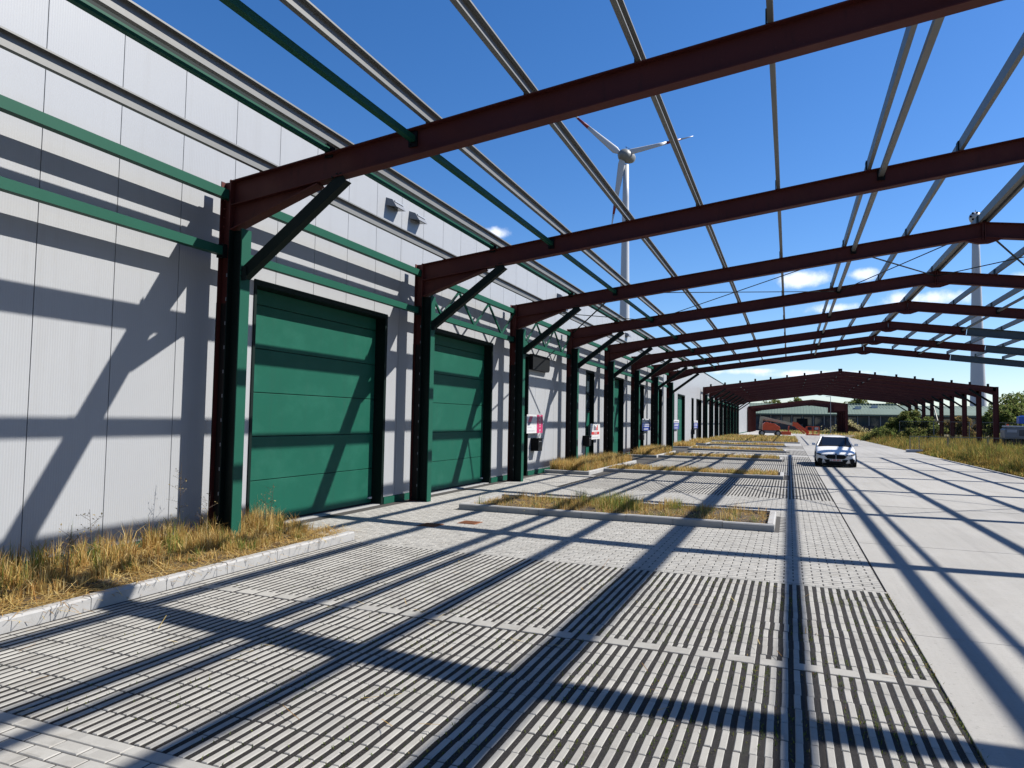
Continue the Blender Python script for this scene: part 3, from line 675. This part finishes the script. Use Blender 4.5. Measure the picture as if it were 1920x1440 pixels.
bed_grass(-4.6, -2.2, 14.6, 16.0, 14, 160, .18, .42, 'green and yellow grass tussocks in the nearest island bed', .008, .8, .12)
litter('cut_straw', -6.5, -.45, 14.1, 16.1, 3800, .07, .22, 'flattened straw in the nearest island bed', .007)
bed_grass(-8.4, -6.95, 25.1, 33.2, 420, 40, .16, .55, 'golden dry grass in the wall bed at the fourth column', .012, .06, .10)
bed_grass(-6.7, -.4, 27.15, 29.0, 240, 36, .05, .26, 'sparse dry grass in the second island bed', .012, .1, .10)
bed_grass(-8.4, -6.95, 39.2, 45.8, 330, 34, .15, .55, 'golden dry grass in the wall bed by the nearest blue sign', .016, .06, .12)
bed_grass(-6.6, -.5, 39.7, 41.7, 230, 30, .05, .28, 'dry grass in the third island bed', .016, .1, .12)
bed_grass(-6.6, -.4, 51.8, 53.7, 230, 28, .05, .30, 'dry grass in the fourth island bed', .02, .1, .14)
bed_grass(-8.4, -7.0, 54.8, 58.2, 170, 28, .15, .5, 'dry grass in the wall bed by the middle blue sign', .02, .06, .14)
bed_grass(-6.6, -.4, 64.1, 66.0, 230, 26, .05, .32, 'dry grass in the fifth island bed', .024, .15, .15)
bed_grass(-8.4, -7.0, 64.7, 70.8, 230, 26, .15, .5, 'dry grass in the wall bed by the farthest blue sign', .024, .06, .15)
bed_grass(-8.2, .8, 77.2, 84.3, 420, 26, .12, .5, 'dry grass in the nearer broad bed under the second frame', .03, .2, .25)
bed_grass(-8.2, .8, 90.2, 103.8, 480, 24, .12, .5, 'dry grass in the farther broad bed before the boom lift', .04, .3, .3)
litter('kerb_straw', -6.80, -6.56, 3.5, 9.4, 420, .12, .2, 'loose straw hanging over the kerb of the left bed')
litter('scattered_straw', -6.4, 1.0, 3.2, 9.4, 90, .004, .18, 'single straws scattered over the bar paving', .006)
# moss and seedlings in the paving slots
xs = np.array([x + i * (BW + SL) + BW + SL / 2 for x in x_cols if x > -6.5 for i in range(3)])
n = 11000; xi = xs[np.minimum(len(xs) - 1, (len(xs) * rng.random(n) ** .45).astype(int))]; yi = rng.uniform(3.2, 9.5, n)
keep = np.sin(xi * 9.1 + yi * 1.7) + np.sin(yi * 5.3 - xi * 3.1) + rng.normal(0, .7, n) > .45; keep &= (yi < 6.26) | (yi > 6.47); xi, yi = xi[keep], yi[keep]
P = np.stack([xi + rng.normal(0, .008, len(xi)), yi, np.full(len(xi), -.007)], 1)
blades('slot_moss', P, rng.uniform(.012, .034, len(xi)), np.full(len(xi), .008), .7, .97, None, 'green moss and seedlings in the slots of the bar paving', 'moss', .55)
n = 700; P = np.stack([rng.normal(1.075, .016, n), 3 + 6.6 * rng.random(n), np.full(n, -.04)], 1)
blades('edge_weeds', P, rng.uniform(.02, .07, n), np.full(n, .008), .8, .7, None, 'weeds in the joint between bar paving and concrete road', 'weeds', .7)
# verge: wild yellow grass right of the road
def verge(name, cnt, ymin, ymax, label, w0, hmul=1.0):
    y = rng.uniform(ymin, ymax, cnt * 2); x = 8.9 + rng.random(cnt * 2) ** 1.15 * np.minimum(26, np.maximum(.5, y * .30 - 7.6)); k = np.arange(cnt)
    x, y = x[:cnt], y[:cnt]
    pn = np.sin(x * .9 + y * .35) + np.sin(y * .8 - x * .5) + np.sin(x * 2.3 + 1.3 * y); 
    H = (rng.uniform(.25, .85, cnt) * (1 + .22 * pn)) * hmul; H *= np.clip((x - 8.8) / .9, .35, 1); H = np.clip(H, .1, 1.5)
    g = (rng.random(cnt) < np.clip(.25 + .14 * pn, .05, .65))
    blades(name, np.stack([x, y, np.full(cnt, -.03)], 1), H, w0 * rng.uniform(.6, 1.4, cnt) * (y / 40), .50, g, None, label, 'grass', .80,
           np.array([(.42, .27, .06), (.48, .32, .08), (.26, .17, .045), (.58, .43, .15), (.19, .12, .035), (.32, .24, .055)]))
verge('verge_grass', 52000, 30, 62, 'tall yellow wild grass along the right edge of the road', .017)
verge('verge_grass', 42000, 62, 122, 'yellow wild grass in the distance beside the second steel frame', .014, 1.15)
n = 9000; P = np.stack([rng.uniform(-3, 26, n), rng.uniform(150, 205, n), np.full(n, -.3)], 1)
blades('far_verge', P, rng.uniform(.3, .9, n), np.full(n, .12), .4, .45, None, 'strip of grass before the green roofed building', 'grass')

# weeds standing in the left bed
def weed(x, y, h, seed, label):
    h *= 1.25; r = random.Random(seed); t = thing('weed_plant', label, 'weed', (x, y, .08), 'tall weeds in the bed')
    mb = MB(); top = Vector((r.uniform(-.06, .06), r.uniform(-.06, .06), h)); mb.tube((0, 0, 0), top * .5, .005, .004, 5); mb.tube(top * .5, top, .004, .002, 5)
    tips = []
    for k in range(9):
        p = top * (.3 + .07 * k); a = r.uniform(0, 6.3); q = p + Vector((math.cos(a) * .16, math.sin(a) * .16, r.uniform(.03, .14))) * r.uniform(.5, 1.1); mb.tube(p, q, .0022, .0012, 4); tips.append(q)
        for j in range(3):
            b = p.lerp(q, .4 + .2 * j); e = b + Vector((r.uniform(-.05, .05), r.uniform(-.05, .05), r.uniform(.0, .06))); mb.tube(b, e, .0014, .001, 3); tips.append(e)
    mb.build('stem', MATS['bark'], t)
    lf = MB()
    for q in tips:
        s = r.uniform(.008, .02); d = Vector((r.uniform(-1, 1), r.uniform(-1, 1), r.uniform(-1, 1))).normalized(); e = d.orthogonal().normalized(); lf.add([q - d * s, q + e * s * .5, q + d * s, q - e * s * .5], [(0, 1, 2, 3)])
    tag(lf.build('leaves', M_straw, t), kind='stuff')
M_straw = mat('straw_leaf', (.2,.15,.055), .8, var=.3, scale=20)
weed(-8.30, 7.82, .95, 1, 'tallest thin branching weed against the wall left of the first column'); weed(-8.2, 8.2, .6, 2, 'short branching weed at the foot of the first column')
weed(-7.9, 9.2, .5, 3, 'thin weed right of the first column by the green door'); weed(-8.15, 6.35, .55, 4, 'drooping dry weed in the middle of the left bed'); weed(-7.6, 5.6, .5, 5, 'dry weed near the left picture edge'); weed(-8.05, 9.45, .62, 6, 'seedy weed in front of the big green door')

# ------------------------------------------------------------------ manhole covers
for (x, y), lab in (((-6.2, 11.66), 'rusty square drain cover nearer the camera'), ((-5.68, 12.27), 'rusty square drain cover beside the island bed')):
    t = thing('drain_cover', lab, 'drain cover', (x, y, 0), 'rusty drain covers in the paving')
    MB().box(-.19, .19, -.19, .19, -.02, .006).build('frame', M_rust, t)
    for k in range(6): MB().box(-.15, .15, -.155 + k * .055, -.125 + k * .055, .0065, .014).build('bar', M_rust, t)

# ------------------------------------------------------------------ white car
def smooth_obj(o, lv=2):
    m = o.modifiers.new('sub', 'SUBSURF'); m.levels = lv; m.render_levels = lv; o.data.polygons.foreach_set('use_smooth', [True] * len(o.data.polygons))
car = thing('parked_car', 'white coupe style saloon car facing the camera on the concrete road', 'car', (2.04, 36.35, 0), rotz=R(-1.5))
secs = [(0.0, .62, .20, .46, .585), (.05, .76, .16, .52, .635), (.20, .85, .15, .60, .70), (.55, .89, .15, .68, .79), (1.2, .90, .16, .82, .90), (1.7, .90, .17, .89, .955), (2.6, .90, .18, .94, .99), (3.5, .90, .18, .96, 1.0), (4.1, .86, .22, .95, 1.02), (4.4, .80, .28, .88, .98), (4.52, .70, .36, .75, .85)]
rings = []
for y, w, zb, zs_, zt in secs:
    half = [(0, zb), (w * .80, zb), (w * .97, zb + .07), (w, (zb + zs_) / 2), (w * .975, zs_ - .02), (w * .86, zs_ + (zt - zs_) * .55), (w * .45, zt - .005), (0, zt)]
    rings.append([Vector((x, y, z)) for x, z in half] + [Vector((-x, y, z)) for x, z in half[-2:0:-1]])
o = MB().loft(rings).build('body', M_carw, car); smooth_obj(o)
gb = [(-.76, 1.62, .94), (.76, 1.62, .94), (.78, 4.05, .97), (-.78, 4.05, .97)]; gm = [(-.80, 2.0, .95), (.80, 2.0, .95)]; gtp = [(-.57, 2.38, 1.375), (.57, 2.38, 1.375), (.55, 3.35, 1.365), (-.55, 3.35, 1.365)]
MB().add(gb + gtp, [(0, 1, 5, 4), (1, 2, 6, 5), (2, 3, 7, 6), (3, 0, 4, 7), (4, 5, 6, 7)]).build('window_glass', M_carg, car)
rr = []
for y, w, z in ((2.34, .59, 1.372), (2.5, .615, 1.405), (2.9, .62, 1.42), (3.3, .59, 1.40), (3.42, .56, 1.36)):
    rr.append([Vector((-w, y, z - .05)), Vector((-w * .9, y, z - .008)), Vector((0, y, z + .012)), Vector((w * .9, y, z - .008)), Vector((w, y, z - .05)), Vector((0, y, z - .045))])
o = MB().loft(rr).build('roof', M_carw, car); smooth_obj(o, 1)
for s in (-1, 1):
    MB().bar((s * .79, 1.60, .945), (s * .60, 2.36, 1.37), .05, .05).build('pillar', M_carw, car); MB().bar((s * .79, 4.05, .97), (s * .575, 3.36, 1.36), .11, .06).build('pillar', M_carw, car)
    m_ = MB().add([(s * .84, 1.72, .96), (s * 1.04, 1.70, .97), (s * 1.04, 1.74, 1.08), (s * .88, 1.75, 1.08), (s * .86, 1.86, .96), (s * 1.03, 1.84, .97), (s * 1.02, 1.84, 1.07), (s * .88, 1.86, 1.07)], [(0, 1, 2, 3), (4, 7, 6, 5), (0, 4, 5, 1), (1, 5, 6, 2), (2, 6, 7, 3), (3, 7, 4, 0)]).build('mirror', M_carw, car, bev=.015)
    MB().bar((s * .78, 1.78, .945), (s * .87, 1.77, .985), .04, .03).build('mirror_stalk', M_carb, m_)
    # headlight wraps round the corner
    hl = MB().add([(s * .42, -.005, .535), (s * .68, .035, .545), (s * .84, .20, .595), (s * .835, .22, .64), (s * .66, .07, .62), (s * .44, .015, .575)], [(0, 1, 4, 5), (1, 2, 3, 4)]).build('headlight', M_carb, car)
    hl.location.y = -.012
    MB().add([(s * .50, .0, .548), (s * .64, .02, .556), (s * .65, .045, .60), (s * .50, .012, .582)], [(0, 1, 2, 3)]).build('lamp', M_lamp, hl).location.y = -.012
    # kidney grille
    MB().add([(s * .02, -.035, .585), (s * .34, -.03, .58), (s * .47, -.02, .50), (s * .36, -.035, .395), (s * .06, -.045, .38), (s * .015, -.045, .42)], [(0, 1, 2, 3, 4, 5)]).build('grille', M_carb, car)
    MB().add([(s * .57, -.012, .38), (s * .72, .02, .42), (s * .80, .07, .36), (s * .78, .05, .17), (s * .62, -.01, .17)], [(0, 1, 2, 3, 4)]).build('side_intake', M_carb, car).location.y = -.03
    for y in (.86, 3.56):
        w = MB().tube((s * .66, y, .32), (s * .905, y, .32), .32, n=24).build('wheel', M_tyre, car, bev=0)
        MB().tube((s * .905, y, .32), (s * .915, y, .32), .22, n=20).build('rim', M_rim, w)
        MB().tube((s * .60, y, .335), (s * .895, y, .335), .365, n=24).build('wheel_arch', M_carb, car)
MB().add([(-.52, -.045, .355), (.52, -.045, .355), (.40, -.045, .165), (-.40, -.045, .165)], [(0, 1, 2, 3)]).build('lower_intake', M_carb, car)
MB().box(-.72, .72, -.02, .25, .08, .145).build('splitter', M_carb, car, bev=.01)
pl_ = MB().box(-.27, .27, -.075, -.055, .285, .385).build('number_plate', M_white, car)
for x in (-.19, -.11, -.07, -.03, .05, .09, .13, .19): MB().box(x - .012, x + .012, -.078, -.0752, .30, .37).build('plate_mark', M_sred, pl_)
bdg = MB().tube((0, -.02, .612), (0, .0, .62), .035, n=14).build('badge', M_sdark, car)
MB().add([(-.74, 1.60, .958), (.74, 1.60, .958), (.70, 1.72, .985), (-.70, 1.72, .985)], [(0, 1, 2, 3)]).build('wiper_cowl', M_carb, car)

# ------------------------------------------------------------------ boom lift
lift = thing('boom_lift', 'orange articulated boom lift with cream boom parked before the far frame', 'boom lift', (-4.3, 118, -.02), rotz=R(6))
MB().box(.0, 3.1, -.9, .9, .45, .85).build('chassis', M_grey, lift, bev=.04)
for x in (.25, 2.75):
    for y in (-1.05, .75):
        w = MB().tube((x, y, .45), (x, y + .3, .45), .45, n=18).build('wheel', M_tyre, lift); MB().tube((x, y - .02, .45), (x, y, .45), .25, n=14).build('rim', M_rim, w)
MB().add([(.35, -1, .88), (3.0, -1, .88), (3.1, -1, 1.35), (2.2, -1, 1.85), (.8, -1, 2.05), (.45, -1, 1.8), (.35, 1, .88), (3.0, 1, .88), (3.1, 1, 1.35), (2.2, 1, 1.85), (.8, 1, 2.05), (.45, 1, 1.8)],
         [(0, 1, 2, 3, 4, 5), (11, 10, 9, 8, 7, 6)] + [(i, (i + 1) % 6, 6 + (i + 1) % 6, 6 + i) for i in range(6)]).build('turret', M_orange, lift, bev=.06)
bm_ = MB(); bm_.bar((.15, 0, 2.75), (5.3, 0, 1.75), .32, .36); bm_.bar((.05, .0, 1.0), (.25, 0, 2.85), .34, .5); bm_.bar((.3, .25, 2.4), (2.6, .25, 2.15), .12, .12); bm_.build('boom', M_cream, lift, bev=.02)
j = MB(); j.bar((5.1, 0, 1.85), (5.9, 0, 1.75), .4, .6); j.bar((5.7, 0, 1.9), (7.6, 0, .55), .34, .42); j.bar((5.6, .3, 1.5), (7.0, .3, .5), .16, .2); j.bar((4.4, 0, .3), (4.55, 0, 1.6), .2, .2); j.build('jib', M_orange, lift, bev=.02)
MB().box(3.3, 4.8, -.9, .5, .25, .75).build('counterweight', M_orange, lift, bev=.05)
bk = MB(); bk.box(7.2, 9.2, -.7, .7, .25, .42)
for x in (7.3, 8.25, 9.15):
    for y in (-.65, .65): bk.bar((x, y, .4), (x, y, 1.5), .09, .09)
for z in (.95, 1.5):
    for y in (-.65, .65): bk.bar((7.3, y, z), (9.15, y, z), .09, .09)
    for x in (7.3, 9.15): bk.bar((x, -.65, z), (x, .65, z), .05, .05)
bk.build('basket', M_orange, lift); lift.scale = (.94, .94, 1.08); MB().box(8.5, 9.0, -.62, -.4, 1.1, 1.5).build('control_box', M_lgrey, lift)

# ------------------------------------------------------------------ machine at the right edge
mc = thing('telehandler', 'grey machine with blue boom standing in the grass at the right edge', 'machine', (16.45, 68.5, 0))
MB().add([(0, 0, 1.15), (3.4, 0, 1.15), (3.4, 0, 2.08), (.25, 0, 2.0), (.02, 0, 1.85), (0, 1.4, 1.15), (3.4, 1.4, 1.15), (3.4, 1.4, 2.08), (.25, 1.4, 2.0), (.02, 1.4, 1.85)], [(0, 1, 2, 3, 4), (9, 8, 7, 6, 5), (0, 5, 6, 1), (1, 6, 7, 2), (2, 7, 8, 3), (3, 8, 9, 4), (4, 9, 5, 0)]).build('hood', M_grey, mc, bev=.05)
MB().box(.12, 3.3, .05, 1.35, 2.03, 2.16).build('hood_cover', M_lgrey, mc, bev=.05); MB().box(.18, .85, -.012, .0, 1.62, 1.85).build('vent', M_lgrey, mc)
for k in range(5): MB().box(1.0, 2.6, -.012, .0, 1.35 + k * .1, 1.40 + k * .1).build('louvre', M_black, mc)
MB().box(.1, 3.5, .2, 1.2, .55, 1.14).build('chassis', M_black, mc); MB().tube((.3, .4, 2.17), (.3, .4, 2.3), .08, n=10).build('beacon', M_orange, mc)
for x in (.7, 3.2):
    for y in (-.1, 1.1): MB().tube((x, y, .55), (x, y + .4, .55), .56, n=20).build('wheel', M_tyre, mc)
MB().bar((1.3, .9, 2.85), (5, .9, 2.1), .4, .42).build('boom', M_blue, mc, bev=.04); MB().box(1.15, 2.2, .5, 1.3, 2.35, 2.95).build('boom_head', M_blue, mc, bev=.06)

# ------------------------------------------------------------------ barriers and fences
br = thing('barrier', 'galvanised site barrier with grey feet standing in the yellow grass', 'barrier', (8.55, 61, 0))
for k in range(3):
    x = k * 2.55; f = MB(); f.bar((x, 0, 1.22), (x + 2.5, 0, 1.22), .05, .05); f.bar((x, 0, .2), (x + 2.5, 0, .2), .04, .04)
    for q in (0.02, 2.48): f.bar((x + q, 0, 0), (x + q, 0, 1.22), .05, .05)
    o = f.build('barrier_panel', M_galv, br)
    for i in range(1, 16): MB().bar((x + i * .156, 0, .21), (x + i * .156, 0, 1.21), .008, .008).build('bar', M_galv, o)
MB().box(-.25, .85, -.3, .3, 0, .2).build('foot', M_lgrey, br, bev=.03); MB().box(2.3, 3.0, -.3, .3, 0, .2).build('foot', M_lgrey, br, bev=.03); MB().bar((.62, 0, .1), (.62, 0, 1.2), .05, .05).build('post', M_galv, br)
fn = thing('mesh_fence', 'thin wire mesh site fence behind the red columns at right', 'fence', (12, 93, 0))
for k in range(6):
    x = k * 3.5; f = MB()
    for z in (.15, 2.55): f.bar((x, 0, z), (x + 3.45, 0, z), .05, .05)
    for q in (0, 3.45): f.bar((x + q, 0, 0), (x + q, 0, 2.55), .05, .05)
    o = f.build('fence_panel', M_galv, fn); g = MB()
    for i in range(1, 23): g.bar((x + i * .15, 0, .15), (x + i * .15, 0, 2.55), .007, .007)
    g.build('wire_mesh', M_galv, o)
df = thing('dark_fence', 'dark screened fence in front of the green roofed building', 'fence', (0, 206, -.3))
for k in range(26):
    x = -12 + k * 2.2
    if k not in (7, 8): MB().box(x, x + 2.16, 0, .06, 0, 2.2).build('screen_panel', M_mesh, df)
    MB().box(x - .05, x + .01, -.05, .08, 0, 2.4).build('post', M_facade, df)
lp = thing('lamp_post', 'thin grey lamp post left of the closed side of the far frame', 'lamp post', (7.9, 158, 0)); MB().tube((0, 0, 0), (0, 0, 7.8), .09, .05, 8).build('pole', M_grey, lp); MB().bar((0, 0, 7.7), (-.9, 0, 7.75), .12, .08).build('lamp_head', M_lgrey, lp)

# ------------------------------------------------------------------ far building with green roof
fb = thing('green_roof_building', 'low far building with pale green sheet roof and dark glazed front', 'building', (20, 222, 0))
def fpart(mb, n, m, p=None):
    o = mb.build(n, m, p or fb)
    if p is None: o.location = (-20, -222, 0)
    return o
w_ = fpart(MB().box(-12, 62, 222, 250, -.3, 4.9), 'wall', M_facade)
rf = MB(); 
rf.add([(-13, 221, 4.95), (63, 221, 5.15), (63, 236, 8.0), (30, 236, 8.0), (29, 236, 8.55), (-13, 236, 8.4), (63, 252, 4.9), (-13, 252, 4.9)], [(0, 1, 2, 3, 4, 5), (5, 4, 3, 2, 6, 7)]); roof = fpart(rf, 'roof', M_groof)
for k in range(95):
    x = -12.8 + k * .8; MB().bar((x, 220.96, 5.02), (x, 235.9, 8.02 if x > 29 else 8.44), .07, .06, (1, 0, 0)).build('roof_rib', M_groof, roof)
fpart(MB().box(-13, 63, 220.9, 221.1, 4.6, 4.94), 'fascia', M_groof)
for k in range(25):
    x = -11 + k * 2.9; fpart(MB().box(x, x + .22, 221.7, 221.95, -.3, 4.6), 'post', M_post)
    wdw = MB().box(x + .5, x + 2.6, 221.9, 221.99, 1.6, 4.1); fpart(wdw, 'window', M_glass)
for x, y, z in ((22.5, 230, 7.0), (14, 232, 7.5), (18, 228, 6.6)):
    fpart(MB().box(x, x + 1.6, y, y + 1.6, z, z + .9), 'roof_vent', M_white)
fpart(MB().box(2, 5, 221.6, 221.8, -.3, 3.6), 'gate', M_black)

# ------------------------------------------------------------------ wind turbines
def turbine(name, label, hubpx, zc, blades_px, rb, rt, yawv):
    d = ray(*hubpx); d = d / d.dot(Fv); H = CAM + d * zc; t = thing(name, label, 'wind turbine', (H.x, H.y, 0), 'wind turbines')
    L = lambda p: Vector(p) - Vector((H.x, H.y, 0))
    seg = MB(); n = 24; rings = []
    for k in range(9):
        f = k / 8; r = rb + (rt - rb) * f ** .8; z = -2 + (H.z - 1.2) * f; rings.append([Vector((math.cos(2 * math.pi * i / n) * r, math.sin(2 * math.pi * i / n) * r, z)) for i in range(n)])
    seg.loft(rings).build('tower', M_turb, t, smooth=True)
    ax = Vector(yawv).normalized(); sd = ax.cross(Vector((0, 0, 1))).normalized(); up = Vector((0, 0, 1)); rings = []
    for s, r in ((-3.9, .8), (-3.5, 1.6), (-2.2, 2.1), (-.4, 2.4), (1.5, 2.35), (2.1, 2.1), (3.1, 1.4), (3.7, .4)):
        rings.append([ax * s + sd * math.cos(2 * math.pi * i / n) * r + up * math.sin(2 * math.pi * i / n) * r + Vector((0, 0, H.z)) for i in range(n)])
    nc = MB().loft(rings).build('nacelle', M_turbd if blades_px else M_turb, t, smooth=True)
    rl = MB()
    for s in (-3, 0): rl.tube(up * (H.z + 2.4) + ax * s, up * (H.z + 3.6) + ax * s, .07, n=5)
    rl.tube(up * (H.z + 3.3) - ax * 3.2, up * (H.z + 3.3) + ax * .5, .07, n=5); rl.build('railing', M_black, nc)
    return t, H, ax, L
t, H, ax, L = turbine('wind_turbine', 'white wind turbine with three red banded blades left of the picture centre', (1174, 293), 252, 1, 2.5, 1.0, (-.42, -.86, 0))
hubc = Vector((0, 0, H.z)) + ax * 2.2
for (px, py), wid in (((1068, 209), .8), ((1303, 258), .62), ((1149, 428), .8)):
    dd = ray(px, py); dd = dd / dd.dot(Fv); tip = L(CAM + dd * 252) + ax * 1.0
    D = tip - hubc; ln = D.length; D.normalize(); sid = D.cross(Fv).normalized(); nn = D.cross(sid); rings = []; bands = []
    def ring(f):
        c = (.55 + .45 * math.sin(min(1, f / .10) * math.pi / 2)) * 3.5 * wid * max(.05, (1 - f) ** .85) + .12 if f > .06 else 1.3
        p = hubc + D * (ln * f) + nn * (f * f * 0.8)
        return [p + sid * (math.cos(a) * c / 2 + .12 * c) + nn * (math.sin(a) * c * .10 + .02) for a in [2 * math.pi * i / 10 for i in range(10)]]
    fs_ = [.0, .05, .12, .22, .35, .5, .62]; bl = MB().loft([ring(f) for f in fs_]).build('blade', M_turb, t, smooth=True)
    MB().loft([ring(f) for f in (.62, .72, .82)]).build('red_band', M_tred, bl, smooth=True); MB().loft([ring(f) for f in (.82, .91, .99)]).build('blade_tip', M_turb, bl, smooth=True)
t, H, ax, L = turbine('wind_turbine', 'pale turbine tower without blades behind the steel frames at right', (1829, 409), 300, 0, 3.5, 1.3, (-.25, -.95, 0))
for a in range(6): 
    q = Vector((0, 0, H.z)) + ax * 3.6 + (ax.cross(Vector((0, 0, 1))).normalized() * math.cos(a * 1.047) + Vector((0, 0, 1)) * math.sin(a * 1.047)) * 1.5
    MB().tube(q, q + ax * .35, .45, n=10).build('blade_socket', M_black, t)

# ------------------------------------------------------------------ shrubs and trees
LEAFG = np.array([(.10, .135, .036), (.075, .11, .03), (.14, .165, .048), (.18, .18, .06)])
def leaves(name, P, size, pal, parent, label=None):
    n = len(P); a = rng.normal(0, 1, (n, 3)); a /= np.linalg.norm(a, axis=1)[:, None]; b = np.cross(a, rng.normal(0, 1, (n, 3))); b /= np.linalg.norm(b, axis=1)[:, None]
    s = size * rng.uniform(.6, 1.4, (n, 1)); V = np.stack([P - a * s, P + b * s * .5, P + a * s, P - b * s * .5], 1); q = np.arange(n)[:, None] * 4 + np.array([[0, 1, 2, 3]])
    c = pal[rng.integers(0, len(pal), n)] * rng.uniform(.6, 1.4, (n, 1)) * .95
    return link(name, fast_mesh(name, V.reshape(-1, 3), q, np.zeros((0, 3), int), np.repeat(c[:, None], 4, 1).reshape(-1, 3), M_leaf), parent)
def crown_pts(n, nc, rx, ry, rz, zc, rad):
    c = rng.normal(0, 1, (nc, 3)); c /= np.linalg.norm(c, axis=1)[:, None]; c *= rng.uniform(.35, 1, (nc, 1)) ** .5; c *= (rx, ry, rz); c[:, 2] += zc
    k = rng.integers(0, nc, n); d = rng.normal(0, 1, (n, 3)); d /= np.linalg.norm(d, axis=1)[:, None]; return c[k] + d * rad * rng.uniform(.2, 1, (n, 1)) ** .5, c
def tree(x, y, h, r, label, n=5000, nc=26, leaf=.22, name='tree', pal=LEAFG, trunk=.25, group='trees behind the yard'):
    t = thing(name, label, 'tree', (x, y, -.3), group); P, c = crown_pts(n, nc, r, r, h * .36, h * .62, r * .36)
    mb = MB(); mb.tube((0, 0, 0), (0, 0, h * .5), trunk, trunk * .6, 8); o = mb.build('trunk', M_bark, t); lm = MB()
    for q in c[:10]: lm.tube((0, 0, h * rng.uniform(.25, .5)), q, trunk * .35, .03, 5)
    lm.build('limb', M_bark, o); leaves('crown', P, leaf, pal, t)
for i, (px, py, Y, r, lab) in enumerate([(1905, 742, 118, 3.2, 'leafy tree at the right edge behind the blue machine boom'), (1893, 762, 105, 2.2, 'lower leafy tree just right of the last red column'), (1935, 738, 130, 4.0, 'tree rising out of the right picture edge'), (1868, 772, 125, 2.0, 'small tree seen between the last two red columns'),
                                         (1608, 747, 262, 4.2, 'round tree showing above the green roof'), (1688, 755, 262, 5.0, 'dark tree at the right end of the green roof'), (1450, 750, 270, 4.5, 'tree showing over the left half of the far frame'), (1495, 747, 270, 3.4, 'small round tree over the far frame roof')]):
    p = atY(px, py, Y); tree(p.x, p.y, p.z + .3, r, lab, 4200 if Y < 200 else 2200, leaf=.20 if Y < 200 else .4)
def shrub_mass(x, y, rx, ry, h, label, n, leaf=.16, pal=LEAFG):
    t = thing('shrub', label, 'shrub', (x, y, -.1), 'overgrown shrubs beside the second frame'); 
    c = np.stack([rng.normal(0, .42, 60) * rx, rng.normal(0, .42, 60) * ry, np.zeros(60)], 1); rr_ = (c[:, 0] / rx) ** 2 + (c[:, 1] / ry) ** 2; c[:, 2] = h * np.clip(1 - rr_ * .8, .05, 1) * rng.uniform(.45, .95, 60)
    k = rng.integers(0, 60, n); d = rng.normal(0, 1, (n, 3)); d /= np.linalg.norm(d, axis=1)[:, None]; P = c[k] + d * (rng.uniform(.3, .75, 60)[k][:, None] * rng.uniform(.1, 1, (n, 1)) ** .6) * (1, 1, .8)
    mb = MB()
    for q in c[:24]: mb.tube((q[0] * .6, q[1] * .6, 0), q, .04, .015, 5)
    mb.build('stem', M_bark, t); leaves('foliage', P, leaf, pal, t)
LG2 = np.array([(.10, .12, .032), (.14, .14, .045), (.07, .10, .026), (.18, .16, .055)])
shrub_mass(14.6, 103, 4.4, 3, 4.2, 'dense green bramble mound left of the last red columns', 16000, .13); shrub_mass(11.2, 101, 2.3, 2.5, 1.7, 'lower left shoulder of brambles at the road edge', 6000, .11)
shrub_mass(13.4, 92, 2.6, 2.2, 1.7, 'yellow green shrub in front of the bramble mound', 5000, .13, LG2); shrub_mass(20, 104, 4, 2.5, 3.4, 'reddish yellow scrub behind the red columns', 6000, .15, np.array([(.17, .12, .05), (.12, .12, .04), (.20, .14, .06)])); shrub_mass(27, 112, 4, 3, 3.6, 'scrub beyond the wire fence at right', 6000, .18)
shrub_mass(25, 96, 3.2, 2, 2.4, 'dark weeds tangled in the wire fence', 4500, .13)
sh = thing('straw_heap', 'pale heap of dry brush before the green roofed building', 'heap', (14, 200, 0))
c = rng.normal(0, 1, (2600, 3)) * (2.0, 1, .55); c[:, 2] = np.abs(c[:, 2]) + 1.9 * np.exp(-(c[:, 0] / 2.4) ** 2); leaves('brush', c, .2, np.array([(.34, .30, .17), (.25, .24, .10), (.40, .35, .2)]), sh); MB().add([(-4, -1, 0), (4, -1, 0), (2, 0, 2.2), (-2, 0, 2.2), (-4, 1, 0), (4, 1, 0)], [(0, 1, 2, 3), (4, 3, 2, 5), (0, 3, 4), (1, 5, 2)]).build('core', M_soil, sh)
